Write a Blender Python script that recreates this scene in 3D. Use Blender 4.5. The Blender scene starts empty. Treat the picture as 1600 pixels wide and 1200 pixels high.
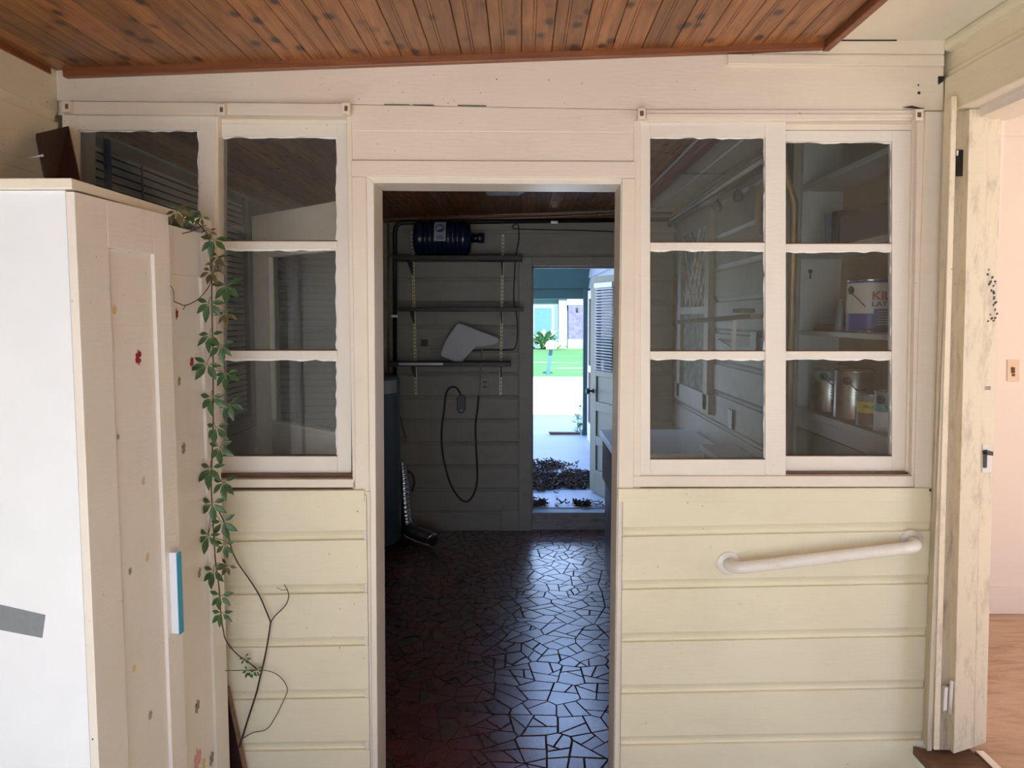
import bpy, bmesh, math, random
from mathutils import Vector, Matrix
random.seed(7)
S = bpy.context.scene
COL = S.collection

# ------------------------------------------------------------------ camera
F_PX, PPX, PPY, CAM_Z = 1150.0, 815.0, 573.0, 1.68
PITCH = math.atan((PPY - 495.0) / F_PX)
cam_d = bpy.data.cameras.new('camera')
cam = bpy.data.objects.new('camera', cam_d)
COL.objects.link(cam)
cam.location = (0, 0, CAM_Z)
cam.rotation_euler = (math.pi / 2 - PITCH, 0, 0)
cam_d.sensor_width = 36.0
cam_d.lens = F_PX * 36.0 / 1600.0
cam_d.shift_x = (800.0 - PPX) / 1600.0
cam_d.shift_y = (PPY - 600.0) / 1600.0
cam_d.clip_start = 0.02
cam_d.clip_end = 400
S.camera = cam

# ------------------------------------------------------------------ world, sun, exposure
S.view_settings.view_transform = 'Standard'
S.view_settings.look = 'None'
S.view_settings.gamma = 1.0
S.view_settings.exposure = 1.95
S.cycles.use_denoising = True
S.cycles.max_bounces = 12
S.cycles.diffuse_bounces = 6
S.cycles.glossy_bounces = 4
S.cycles.transmission_bounces = 6
S.cycles.transparent_max_bounces = 16
S.cycles.caustics_reflective = False
S.cycles.caustics_refractive = False
S.cycles.sample_clamp_indirect = 6.0
W = bpy.data.worlds.new('sky')
S.world = W
W.use_nodes = True
bg = W.node_tree.nodes['Background']
# clear sky: pale towards the horizon, deep blue overhead
_wt = W.node_tree
_tc = _wt.nodes.new('ShaderNodeTexCoord')
_sx = _wt.nodes.new('ShaderNodeSeparateXYZ')
_rp = _wt.nodes.new('ShaderNodeValToRGB')
_wt.links.new(_tc.outputs['Generated'], _sx.inputs[0])
_wt.links.new(_sx.outputs[2], _rp.inputs[0])
_el = _rp.color_ramp.elements
_el[0].position, _el[0].color = 0.0, (0.72, 0.84, 1.0, 1)
_el[1].position, _el[1].color = 0.85, (0.20, 0.38, 0.86, 1)
_e = _el.new(0.28)
_e.color = (0.46, 0.64, 1.0, 1)
_wt.links.new(_rp.outputs[0], bg.inputs[0])
bg.inputs[1].default_value = 1.15
sun_d = bpy.data.lights.new('sun', 'SUN')
sun_d.energy = 6.0
sun_d.color = (1.0, 0.96, 0.905)
sun_d.angle = math.radians(1.0)
sun = bpy.data.objects.new('sun', sun_d)
COL.objects.link(sun)
sun.location = (0, -6, 8)
sun.rotation_euler = (math.radians(48), 0, math.radians(4))   # from behind the camera, 42 degrees high


def portal(name, loc, rot, sx, sy, energy=0.0, color=(1, 1, 1), is_portal=True):
    d = bpy.data.lights.new(name, 'AREA')
    d.shape = 'RECTANGLE'
    d.size, d.size_y = sx, sy
    d.energy = energy
    d.color = color
    d.cycles.is_portal = is_portal
    o = bpy.data.objects.new(name, d)
    COL.objects.link(o)
    o.location = loc
    o.rotation_euler = rot
    return o


# daylight through the porch opening behind the photographer and through the back door
portal('porch_daylight', (-0.35, -1.58, 1.02), (math.radians(90), 0, 0), 2.1, 2.0)
portal('back_door_daylight', (0.46, 5.9, 1.1), (math.radians(-90), 0, 0), 0.8, 1.9)
portal('side_room_daylight', (3.5, -0.12, 1.5), (math.radians(90), 0, 0), 1.65, 1.9)


# ------------------------------------------------------------------ pixel -> world on a real plane
def ray(px, py):
    a, b = (px - PPX) / F_PX, (PPY - py) / F_PX
    c, s = math.cos(PITCH), math.sin(PITCH)
    return Vector((a, c + b * s, b * c - s))


def P(px, py, Y):
    d = ray(px, py)
    return Vector((0, 0, CAM_Z)) + d * (Y / d.y)


def PX(px, py, X):
    d = ray(px, py)
    return Vector((0, 0, CAM_Z)) + d * (X / d.x)


def PZ(px, py, z):
    d = ray(px, py)
    return Vector((0, 0, CAM_Z)) + d * ((z - CAM_Z) / d.z)


# ------------------------------------------------------------------ materials
def new_mat(name):
    m = bpy.data.materials.new(name)
    m.use_nodes = True
    nt = m.node_tree
    return m, nt, nt.nodes['Principled BSDF']


def N(nt, t, **kw):
    n = nt.nodes.new(t)
    for k, v in kw.items():
        if k in n.inputs:
            n.inputs[k].default_value = v
        else:
            setattr(n, k, v)
    return n


def coords(nt, scale=(1, 1, 1)):
    tc = N(nt, 'ShaderNodeTexCoord')
    mp = N(nt, 'ShaderNodeMapping')
    mp.inputs['Scale'].default_value = scale
    nt.links.new(tc.outputs['Object'], mp.inputs[0])
    return mp.outputs[0]


def ramp(nt, fac, stops):
    r = N(nt, 'ShaderNodeValToRGB')
    el = r.color_ramp.elements
    while len(el) > len(stops):
        el.remove(el[-1])
    while len(el) < len(stops):
        el.new(0.5)
    for e, (p, c) in zip(el, stops):
        e.position = p
        e.color = (c[0], c[1], c[2], 1) if hasattr(c, '__len__') else (c, c, c, 1)
    nt.links.new(fac, r.inputs[0])
    return r.outputs[0]


def mix(nt, fac, a, b, mode='MIX'):
    n = N(nt, 'ShaderNodeMix', data_type='RGBA', blend_type=mode)
    for sock, v in ((n.inputs[0], fac), (n.inputs[6], a), (n.inputs[7], b)):
        if hasattr(v, 'links'):
            nt.links.new(v, sock)
        elif hasattr(v, '__len__'):
            sock.default_value = (v[0], v[1], v[2], 1)
        else:
            sock.default_value = v
    return n.outputs[2]


def plain(name, col, rough=0.5, metal=0.0, var=0.06, scale=9.0, bump=0.0, spec=0.5):
    m, nt, b = new_mat(name)
    co = coords(nt)
    nz = N(nt, 'ShaderNodeTexNoise', Scale=scale, Detail=4.0)
    nt.links.new(co, nz.inputs['Vector'])
    lo = [c * (1 - var) for c in col]
    hi = [min(1, c * (1 + var)) for c in col]
    nt.links.new(ramp(nt, nz.outputs[0], [(0.3, lo), (0.7, hi)]), b.inputs['Base Color'])
    b.inputs['Roughness'].default_value = rough
    b.inputs['Metallic'].default_value = metal
    b.inputs['Specular IOR Level'].default_value = spec
    if bump:
        bp = N(nt, 'ShaderNodeBump', Strength=bump, Distance=0.002)
        nt.links.new(nz.outputs[0], bp.inputs['Height'])
        nt.links.new(bp.outputs[0], b.inputs['Normal'])
    return m


def painted(name, col, rough=0.45, speck=0.5, grime=0.15, grime_col=(0.16, 0.12, 0.07), streak=(1.5, 1.5, 0.6), edge=0.0):
    """old oil paint on timber: brush grain, dirt specks, worn smears"""
    m, nt, b = new_mat(name)
    co = coords(nt)
    big = N(nt, 'ShaderNodeTexNoise', Scale=1.7, Detail=5.0)
    nt.links.new(co, big.inputs['Vector'])
    base = ramp(nt, big.outputs[0], [(0.25, [c * 0.93 for c in col]), (0.75, [min(1, c * 1.04) for c in col])])
    st = coords(nt, streak)
    sm = N(nt, 'ShaderNodeTexNoise', Scale=5.0, Detail=8.0, Roughness=0.72)
    nt.links.new(st, sm.inputs['Vector'])
    smf = ramp(nt, sm.outputs[0], [(0.5, 0), (0.78, grime)])
    c1 = mix(nt, smf, base, grime_col)
    vo = N(nt, 'ShaderNodeTexVoronoi', Scale=26.0, Randomness=1.0)
    nt.links.new(co, vo.inputs['Vector'])
    dot = ramp(nt, vo.outputs['Distance'], [(0.0, speck), (0.055, speck), (0.085, 0)])
    gate = N(nt, 'ShaderNodeTexNoise', Scale=3.1, Detail=3.0)
    nt.links.new(co, gate.inputs['Vector'])
    gt = ramp(nt, gate.outputs[0], [(0.52, 0), (0.62, 1)])
    mu = N(nt, 'ShaderNodeMath', operation='MULTIPLY')
    nt.links.new(dot, mu.inputs[0])
    nt.links.new(gt, mu.inputs[1])
    c2 = mix(nt, mu.outputs[0], c1, (0.13, 0.09, 0.05))
    nt.links.new(c2, b.inputs['Base Color'])
    b.inputs['Roughness'].default_value = rough
    gr = coords(nt, (3, 3, 22))
    g = N(nt, 'ShaderNodeTexNoise', Scale=6.0, Detail=6.0)
    nt.links.new(gr, g.inputs['Vector'])
    bp = N(nt, 'ShaderNodeBump', Strength=0.22, Distance=0.003)
    nt.links.new(g.outputs[0], bp.inputs['Height'])
    nt.links.new(bp.outputs[0], b.inputs['Normal'])
    return m


def plank_wood(name, pitch, lo, hi, knot, rough=0.35):
    """varnished tongue-and-groove pine, boards running along Y, one tone per board, knots"""
    m, nt, b = new_mat(name)
    tc = N(nt, 'ShaderNodeTexCoord')
    sp = N(nt, 'ShaderNodeSeparateXYZ')
    nt.links.new(tc.outputs['Object'], sp.inputs[0])
    dv = N(nt, 'ShaderNodeMath', operation='DIVIDE')
    dv.inputs[1].default_value = pitch
    nt.links.new(sp.outputs[0], dv.inputs[0])
    fl = N(nt, 'ShaderNodeMath', operation='FLOOR')
    nt.links.new(dv.outputs[0], fl.inputs[0])
    wn = N(nt, 'ShaderNodeTexWhiteNoise', noise_dimensions='1D')
    nt.links.new(fl.outputs[0], wn.inputs['W'])
    off = N(nt, 'ShaderNodeVectorMath', operation='MULTIPLY_ADD')
    nt.links.new(wn.outputs['Color'], off.inputs[0])
    off.inputs[1].default_value = (3, 17, 5)
    nt.links.new(tc.outputs['Object'], off.inputs[2])
    mp = N(nt, 'ShaderNodeMapping')
    mp.inputs['Scale'].default_value = (20, 1.8, 20)
    nt.links.new(off.outputs[0], mp.inputs[0])
    gr = N(nt, 'ShaderNodeTexNoise', Scale=2.2, Detail=7.0, Roughness=0.6, Distortion=0.7)
    nt.links.new(mp.outputs[0], gr.inputs['Vector'])
    base = ramp(nt, gr.outputs[0], [(0.3, lo), (0.68, hi)])
    tone = ramp(nt, wn.outputs['Value'], [(0, 0.66), (1, 1.15)])
    c1 = mix(nt, 1.0, base, tone, 'MULTIPLY')
    kp = N(nt, 'ShaderNodeMapping')
    kp.inputs['Scale'].default_value = (13, 8.5, 13)
    nt.links.new(off.outputs[0], kp.inputs[0])
    vo = N(nt, 'ShaderNodeTexVoronoi', Scale=1.0, Randomness=1.0)
    nt.links.new(kp.outputs[0], vo.inputs['Vector'])
    wob = N(nt, 'ShaderNodeMath', operation='MULTIPLY_ADD')
    nt.links.new(gr.outputs[0], wob.inputs[0])
    wob.inputs[1].default_value = 0.18
    nt.links.new(vo.outputs['Distance'], wob.inputs[2])
    kf = ramp(nt, wob.outputs[0], [(0.0, 1.0), (0.235, 0.95), (0.27, 0.5), (0.40, 0)])
    c2 = mix(nt, kf, c1, knot)
    nt.links.new(c2, b.inputs['Base Color'])
    b.inputs['Roughness'].default_value = rough
    bp = N(nt, 'ShaderNodeBump', Strength=0.15, Distance=0.002)
    nt.links.new(gr.outputs[0], bp.inputs['Height'])
    nt.links.new(bp.outputs[0], b.inputs['Normal'])
    return m


def wood(name, lo, hi, scale=(3, 3, 30), rough=0.5):
    m, nt, b = new_mat(name)
    co = coords(nt, scale)
    gr = N(nt, 'ShaderNodeTexNoise', Scale=3.0, Detail=7.0, Roughness=0.65, Distortion=0.4)
    nt.links.new(co, gr.inputs['Vector'])
    nt.links.new(ramp(nt, gr.outputs[0], [(0.3, lo), (0.7, hi)]), b.inputs['Base Color'])
    b.inputs['Roughness'].default_value = rough
    bp = N(nt, 'ShaderNodeBump', Strength=0.2, Distance=0.002)
    nt.links.new(gr.outputs[0], bp.inputs['Height'])
    nt.links.new(bp.outputs[0], b.inputs['Normal'])
    return m


def glass_mat(name, dirt=0.06, tint=(0.965, 0.98, 0.97)):
    """window glass: clear with a Fresnel reflection and a thin film of dust and spots"""
    m, nt, b = new_mat(name)
    out = nt.nodes['Material Output']
    tr = N(nt, 'ShaderNodeBsdfTransparent')
    tr.inputs[0].default_value = (*tint, 1)
    gl = N(nt, 'ShaderNodeBsdfGlossy', Roughness=0.02)
    gl.inputs[0].default_value = (1, 1, 1, 1)
    fr = N(nt, 'ShaderNodeFresnel', IOR=1.34)
    m1 = N(nt, 'ShaderNodeMixShader')
    nt.links.new(fr.outputs[0], m1.inputs[0])
    nt.links.new(tr.outputs[0], m1.inputs[1])
    nt.links.new(gl.outputs[0], m1.inputs[2])
    co = coords(nt)
    nz = N(nt, 'ShaderNodeTexNoise', Scale=4.0, Detail=6.0)
    nt.links.new(co, nz.inputs['Vector'])
    vo = N(nt, 'ShaderNodeTexVoronoi', Scale=38.0)
    nt.links.new(co, vo.inputs['Vector'])
    sp = ramp(nt, vo.outputs['Distance'], [(0.0, 0.5), (0.05, 0.35), (0.09, 0)])
    ga = ramp(nt, nz.outputs[0], [(0.5, 0), (0.64, 1)])
    mu = N(nt, 'ShaderNodeMath', operation='MULTIPLY')
    nt.links.new(sp, mu.inputs[0])
    nt.links.new(ga, mu.inputs[1])
    film = ramp(nt, nz.outputs[0], [(0.3, dirt * 0.4), (0.75, dirt)])
    ad = N(nt, 'ShaderNodeMath', operation='MAXIMUM')
    nt.links.new(mu.outputs[0], ad.inputs[0])
    nt.links.new(film, ad.inputs[1])
    df = N(nt, 'ShaderNodeBsdfDiffuse')
    df.inputs[0].default_value = (0.6, 0.6, 0.56, 1)
    m2 = N(nt, 'ShaderNodeMixShader')
    nt.links.new(ad.outputs[0], m2.inputs[0])
    nt.links.new(m1.outputs[0], m2.inputs[1])
    nt.links.new(df.outputs[0], m2.inputs[2])
    nt.links.new(m2.outputs[0], out.inputs[0])
    nt.nodes.remove(b)
    return m


M = {}
M['trim'] = painted('cream_trim_paint', (0.80, 0.712, 0.598), 0.42, 0.45, 0.10, streak=(0.6, 0.6, 2.0))
M['siding'] = painted('cream_siding_paint', (0.80, 0.735, 0.545), 0.42, 0.7, 0.10, streak=(0.7, 0.7, 1.6))
M['grimy'] = painted('grimy_cream_paint', (0.80, 0.70, 0.52), 0.45, 0.9, 0.62, (0.24, 0.19, 0.12), streak=(6, 6, 1.6))
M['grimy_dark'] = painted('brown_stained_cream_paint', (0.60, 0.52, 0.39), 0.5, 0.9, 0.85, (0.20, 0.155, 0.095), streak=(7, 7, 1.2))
M['sash'] = painted('white_sash_paint', (0.81, 0.748, 0.665), 0.38, 0.35, 0.06)
M['whiteceil'] = painted('white_ceiling_paint', (0.87, 0.82, 0.70), 0.6, 0.3, 0.08)
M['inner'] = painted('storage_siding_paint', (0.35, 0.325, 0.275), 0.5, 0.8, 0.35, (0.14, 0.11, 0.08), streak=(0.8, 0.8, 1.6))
M['putty'] = plain('white_putty', (0.86, 0.84, 0.82), 0.6, bump=0.5, scale=60)
M['glass'] = glass_mat('window_glass', 0.03)
M['glass_dusty'] = glass_mat('dusty_window_glass', 0.055)
M['pine'] = plank_wood('varnished_pine', 0.0962, (0.185, 0.062, 0.019), (0.43, 0.182, 0.058), (0.035, 0.010, 0.004))
M['redwood'] = wood('red_stained_trim', (0.165, 0.052, 0.021), (0.29, 0.100, 0.040), (1.5, 20, 20), 0.4)
M['sill_dark'] = wood('bare_brown_wood', (0.10, 0.050, 0.026), (0.20, 0.105, 0.055), (3, 20, 20), 0.7)
M['white_lam'] = plain('white_laminate', (0.80, 0.84, 0.90), 0.35, var=0.02)
M['white_door'] = painted('white_foil_door', (0.80, 0.745, 0.685), 0.35, 0.35, 0.08, streak=(1, 2, 1))
M['floor_front'] = plain('sunlit_porch_floor', (0.56, 0.54, 0.51), 0.7, var=0.1)
M['dark'] = plain('black_recess', (0.012, 0.011, 0.010), 0.8)
M['black'] = plain('black_plastic', (0.018, 0.018, 0.020), 0.4)
M['steel'] = plain('bright_tin', (0.75, 0.75, 0.74), 0.22, 1.0, var=0.05)


# ------------------------------------------------------------------ mesh builder
class MB:
    def __init__(self):
        self.bm = bmesh.new()

    def face(self, pts, mi=0):
        try:
            f = self.bm.faces.new([self.bm.verts.new(p) for p in pts])
            f.material_index = mi
            return f
        except ValueError:
            return None

    def prism(self, pts, vec, mi=0):
        vec = Vector(vec)
        a = [self.bm.verts.new(p) for p in pts]
        b = [self.bm.verts.new(Vector(p) + vec) for p in pts]
        n = len(a)
        fs = [self.bm.faces.new(a), self.bm.faces.new(b[::-1])]
        for i in range(n):
            j = (i + 1) % n
            fs.append(self.bm.faces.new([a[j], a[i], b[i], b[j]]))
        for f in fs:
            f.material_index = mi
        return self

    def box(self, x0, x1, y0, y1, z0, z1, mi=0):
        return self.prism([(x0, y0, z0), (x1, y0, z0), (x1, y0, z1), (x0, y0, z1)], (0, y1 - y0, 0), mi)

    def R(self, px0, py0, px1, py1, Yf, Yb, mi=0):
        """axis-parallel board whose front face spans a measured outline on the plane Y = Yf"""
        return self.Q([(px0, py0), (px1, py0), (px1, py1), (px0, py1)], Yf, Yb, mi)

    def Q(self, pts, Yf, Yb, mi=0):
        return self.prism([P(x, y, Yf) for x, y in pts], (0, Yb - Yf, 0), mi)

    def tube(self, pts, r, n=8, mi=0):
        pts = [Vector(p) for p in pts]
        rs = r if isinstance(r, (list, tuple)) else [r] * len(pts)
        rings = []
        up = None
        for i, p in enumerate(pts):
            t = (pts[min(i + 1, len(pts) - 1)] - pts[max(i - 1, 0)]).normalized()
            if up is None:
                up = Vector((0, 0, 1)) if abs(t.z) < 0.9 else Vector((1, 0, 0))
            u = t.cross(up)
            if u.length < 1e-4:
                u = t.cross(Vector((0, 1, 0)))
            u.normalize()
            v = u.cross(t).normalized()
            up = v
            rings.append([self.bm.verts.new(p + (u * math.cos(2 * math.pi * k / n) + v * math.sin(2 * math.pi * k / n)) * rs[i]) for k in range(n)])
        for a, b in zip(rings, rings[1:]):
            for k in range(n):
                f = self.bm.faces.new([a[k], a[(k + 1) % n], b[(k + 1) % n], b[k]])
                f.material_index = mi
                f.smooth = True
        for rg in (rings[0][::-1], rings[-1]):
            f = self.bm.faces.new(rg)
            f.material_index = mi
        return self

    def lathe(self, prof, c, axis='z', n=28, mi=0):
        """prof: list of (radius, height); closed at both ends"""
        c = Vector(c)
        ax = {'z': (Vector((1, 0, 0)), Vector((0, 1, 0)), Vector((0, 0, 1))),
              'x': (Vector((0, 1, 0)), Vector((0, 0, 1)), Vector((1, 0, 0))),
              'y': (Vector((0, 0, 1)), Vector((1, 0, 0)), Vector((0, 1, 0)))}[axis]
        rings = [[self.bm.verts.new(c + ax[2] * h + (ax[0] * math.cos(2 * math.pi * k / n) + ax[1] * math.sin(2 * math.pi * k / n)) * max(r, 1e-4)) for k in range(n)] for r, h in prof]
        for a, b in zip(rings, rings[1:]):
            for k in range(n):
                f = self.bm.faces.new([a[k], a[(k + 1) % n], b[(k + 1) % n], b[k]])
                f.material_index = mi
                f.smooth = True
        for rg in (rings[0][::-1], rings[-1]):
            f = self.bm.faces.new(rg)
            f.material_index = mi
        return self

    def build(self, name, mats, parent=None, bevel=0.0, recalc=True):
        if recalc:
            bmesh.ops.recalc_face_normals(self.bm, faces=self.bm.faces)
        org = Vector((0, 0, 0))
        q = parent
        while q is not None:
            org += Vector(q.location)
            q = q.parent
        if org.length:
            bmesh.ops.translate(self.bm, verts=self.bm.verts, vec=-org)
        me = bpy.data.meshes.new(name)
        self.bm.to_mesh(me)
        self.bm.free()
        for mt in (mats if isinstance(mats, (list, tuple)) else [mats]):
            me.materials.append(mt)
        o = bpy.data.objects.new(name, me)
        COL.objects.link(o)
        if parent is not None:
            o.parent = parent
        if bevel:
            bv = o.modifiers.new('bevel', 'BEVEL')
            bv.width = bevel
            bv.segments = 2
            bv.limit_method = 'ANGLE'
            bv.angle_limit = math.radians(40)
        return o


def thing(name, label, cat, loc=(0, 0, 0), group=None):
    o = bpy.data.objects.new(name, None)
    o.empty_display_size = 0.1
    COL.objects.link(o)
    o.location = loc
    return tag(o, label, cat, group)


def tag(o, label, cat, group=None, kind=None):
    o['label'] = label
    o['category'] = cat
    if group:
        o['group'] = group
    if kind:
        o['kind'] = kind
    return o


def struct(o, label=None, cat=None):
    o['kind'] = 'structure'
    if label:
        o['label'] = label
        o['category'] = cat
    return o


def holder(name, label, cat):
    o = bpy.data.objects.new(name, None)
    COL.objects.link(o)
    return struct(o, label, cat)


def siding(mb, o, u, length, z0, z1, step, phase, nrm, mi=0, t=0.018, cove=0.033, tilt=0.0):
    """drop siding on a wall face: flat board, cove at its top edge, lip of the next board over it.
    o: a point on the wall plane; u: unit direction along the boards; nrm: unit outward normal;
    phase: height at which one cove starts at o; tilt: rise per metre along u"""
    o, u, nrm = Vector(o), Vector(u), Vector(nrm)
    prof = []
    z = phase
    while z > z0 - step:
        z -= step
    while z < z1 + step:
        # cove start z (flat below), cove runs up to z + cove, then lip
        prof += [(z, t), (z + 0.0012, t - 0.0105), (z + 0.007, t - 0.0125), (z + 0.015, t - 0.0115), (z + 0.023, t - 0.008), (z + cove - 0.003, t - 0.0035), (z + cove - 0.001, t - 0.0025), (z + cove, t)]
        z += step
    prof = [(min(max(zz, z0), z1), d) for zz, d in prof]
    prof = [p for i, p in enumerate(prof) if i == 0 or p != prof[i - 1]]
    prof = [(z0, prof[0][1])] + prof + [(z1, prof[-1][1])]
    def at(zz, d, s):
        k = tilt * s if z0 + 1e-6 < zz < z1 - 1e-6 else 0
        return Vector((o.x, o.y, 0)) + u * s + nrm * d + Vector((0, 0, zz + k))
    a = [mb.bm.verts.new(at(zz, d, 0)) for zz, d in prof]
    b = [mb.bm.verts.new(at(zz, d, length)) for zz, d in prof]
    for i in range(len(prof) - 1):
        f = mb.bm.faces.new([a[i], b[i], b[i + 1], a[i + 1]])
        f.material_index = mi
    # back and ends
    ab = [mb.bm.verts.new(at(z0, -0.01, s)) for s in (0, length)]
    at2 = [mb.bm.verts.new(at(z1, -0.01, s)) for s in (0, length)]
    for f in ([ab[0], ab[1], b[0], a[0]], [a[-1], b[-1], at2[1], at2[0]], [ab[1], ab[0], at2[0], at2[1]],
              [ab[0]] + a + [at2[0]], [ab[1], at2[1]] + b[::-1]):
        mb.bm.faces.new(f).material_index = mi
    return mb


YW = 2.45            # face of the wall with the doorway
XL, XR = -1.53, 1.39  # side walls of the porch room
XSL, XSR = -1.69, 1.19  # side walls of the storage room
YB = 5.72            # its back wall
XF, XN, YN = 1.30, 1.50, 3.48   # pantry niche: shelf fronts, back, far end
JL, JR = P(586, 600, YW).x, P(966, 600, YW).x   # doorway reveal

# ------------------------------------------------------------------ the setting: porch room shell
mb = MB().box(XL - 0.1, XR + 0.1, -1.6, YW + 0.1, -0.1, 0)
struct(mb.build('floor_porch_room', M['floor_front']))
mb = MB()
siding(mb, (XL, -1.6, 0), (0, 1, 0), 4.05, 0, 2.9, 0.185, 0.09, (1, 0, 0))
mb.box(XL - 0.12, XL - 0.01, -1.6, 2.6, 0, 2.95)
struct(mb.build('wall_left', M['siding']))
# wall behind the photographer with a wide screen-door opening
mb = MB().box(XL, -1.4, -1.65, -1.5, 0, 2.9).box(0.7, XR, -1.65, -1.5, 0, 2.9).box(-1.4, 0.7, -1.65, -1.5, 2.05, 2.9)
struct(mb.build('wall_behind', M['siding']))
# right wall: door opening into the side room
mb = MB()
mb.box(XR, XR + 0.13, -1.6, 1.45, 0, 2.9)
mb.box(XR, XR + 0.13, 1.45, 2.36, -0.05, 0.15)
mb.box(XR, XR + 0.13, 1.45, YW + 0.12, 2.335, 2.9)
zc = [PX(1477, 126, XR).z, PX(1474, 100, XR).z, PX(1474, 88, XR).z, PX(1474, 65, XR).z]
mb.box(XR - 0.016, XR + 0.01, -1.6, YW - 0.002, 2.335, zc[0])
mb.box(XR - 0.006, XR + 0.01, -1.6, YW - 0.002, zc[0], zc[0] + 0.022)
mb.prism([(XR - 0.018, -1.6, zc[0] + 0.085), (XR - 0.026, -1.6, zc[0] + 0.10), (XR - 0.022, -1.6, zc[0] + 0.118), (XR + 0.01, -1.6, zc[0] + 0.125), (XR + 0.01, -1.6, zc[0] + 0.08)], (0, YW + 1.598, 0))
struct(mb.build('wall_right', M['siding'], bevel=0.003))

# wall with the doorway and the two sliding windows: posts, headers and boarding
mb = MB()
mb.Q([(60, 96), (1475, 55), (1475, 173), (1000, 171), (547, 163), (60, 157)], YW, 2.56)                 # long header board
mb.Q([(547, 163), (1000, 171), (996, 208), (547, 205)], YW - 0.004, 2.56)                             # two boards over the door
mb.Q([(547, 204), (996, 207), (994, 252), (548, 250)], YW - 0.0028, 2.56)
mb.R(60, 152, 552, 180, 2.462, 2.56)
mb.R(996, 165, 1475, 192, 2.462, 2.56)
# raised moulding and frieze over the right window
mb.Q([(1138, 84), (1476, 86), (1476, 103), (1138, 100)], YW - 0.012, YW + 0.02)
mb.Q([(1300, 62), (1478, 62), (1476, 85), (1138, 83), (1200, 74)], YW - 0.003, YW + 0.02)
struct(mb.build('wall_front_header', M['trim'], bevel=0.003))
mb = MB()
p0, p1 = P(352, 785, YW), P(574, 785, YW)
xa = XL - 0.02
zt = P(500, 772, YW).z
siding(mb, (xa, YW, 0), (1, 0, 0), p1.x - xa, 0, zt, 0.1838, P(365, 847, YW).z - 0.006, (0, -1, 0), tilt=0.018, t=0.016)
mb.box(xa, p1.x, YW + 0.005, 2.56, 0, zt)
mb.Q([(330, 768), (569, 766), (569, 784), (330, 789)], YW - 0.022, YW + 0.02)
struct(mb.build('wall_front_panel', M['siding'], bevel=0.002))
mb = MB()
q0, q1 = P(972, 785, YW), P(1455, 785, YW)
zt = P(1200, 766, YW).z
siding(mb, (q0.x, YW, 0), (1, 0, 0), XR + 0.02 - q0.x, 0, zt, 0.1828, P(975, 837, YW).z, (0, -1, 0), tilt=0.020, t=0.016)
mb.box(q0.x, XR + 0.02, YW + 0.005, 2.56, 0, zt)
mb.Q([(966, 764), (1452, 763), (1452, 785), (966, 784)], YW - 0.022, YW + 0.02)
struct(mb.build('wall_front_panel', M['siding'], bevel=0.002))

# door casing and lining
mb = MB()
yb = 1330
mb.Q([(548, 250), (994, 252), (993, 278), (549, 275.5)], YW - 0.012, 2.56)
mb.Q([(549, 275.6), (572, 275.8), (577, 768), (555, 768)], YW - 0.012, 2.56)
mb.Q([(993, 278.2), (990, 768), (966, 768), (972, 278)], YW - 0.012, 2.56)
mb.Q([(567, 768), (578, 768), (582, yb), (571, yb)], YW - 0.012, 2.56)
mb.Q([(976, 768), (966, 768), (958, yb), (968, yb)], YW - 0.012, 2.56)
struct(mb.build('trim_1', M['trim'], bevel=0.003), 'flat cream board casing around the open doorway', 'door casing')
mb = MB()
mb.Q([(571, 274), (974, 277), (970, 288), (584, 286)], YW - 0.003, 2.60)
mb.Q([(571, 274), (584, 286), (591, yb), (579, yb)], YW - 0.003, 2.60)
mb.Q([(974, 277), (970, 288), (957, yb), (963, yb)], YW - 0.003, 2.60)
struct(mb.build('trim_2', M['sash'], bevel=0.002), 'worn white inner jamb lining of the open doorway', 'door jamb')

# ceilings
def beadboard(mb, x0, x1, y0, y1, zf, pitch=0.0962):
    pr = []
    k = math.floor(x0 / pitch)
    while k * pitch < x1:
        b = k * pitch
        pr += [(b + 0.0, 0.005), (b + 0.0022, 0.0)]
        for cx in (0.034, 0.042):
            pr += [(b + cx - 0.0012, 0), (b + cx, 0.0018), (b + cx + 0.0012, 0)]
        pr += [(b + pitch - 0.0022, 0.0)]
        k += 1
    pr = [(x, d) for x, d in pr if x0 <= x <= x1]
    a = [mb.bm.verts.new((x, y0, zf(x) + d)) for x, d in pr]
    b = [mb.bm.verts.new((x, y1, zf(x) + d)) for x, d in pr]
    for i in range(len(pr) - 1):
        mb.bm.faces.new([a[i], b[i], b[i + 1], a[i + 1]])
    mb.prism([(x0, y0, zf(x0) + 0.03), (x1, y0, zf(x1) + 0.03), (x1, y0, zf(x1) + 0.07), (x0, y0, zf(x0) + 0.07)], (0, y1 - y0, 0))
    return mb

cl, cr = P(97, 110, YW), P(1290, 70, YW)
slope = (cr.z - cl.z) / (cr.x - cl.x)
zf = lambda x: cl.z + (x - cl.x) * slope
struct(beadboard(MB(), XL - 0.02, cr.x, -1.6, 2.46, zf).build('ceiling_wood', M['pine'], recalc=False))
mb = MB()
mb.Q([(96, 104), (1291, 62), (1287, 76), (98, 120)], YW - 0.022, YW + 0.01)
struct(mb.build('trim_3', M['redwood'], bevel=0.003), 'dark red stained strip along the front edge of the wooden ceiling', 'ceiling trim')
mb = MB().box(cr.x - 0.012, cr.x + 0.012, -1.6, YW - 0.0, cr.z - 0.022, cr.z + 0.05)
struct(mb.build('trim_4', M['redwood'], bevel=0.003), 'dark red stained strip along the right edge of the wooden ceiling', 'ceiling trim')
mb = MB().box(XL, XL + 0.022, -1.6, YW - 0.03, zf(XL) - 0.022, zf(XL) + 0.02)
struct(mb.build('trim_5', M['redwood'], bevel=0.003), 'dark red stained strip along the left edge of the wooden ceiling', 'ceiling trim')
zw = P(1400, 63, YW).z
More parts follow.
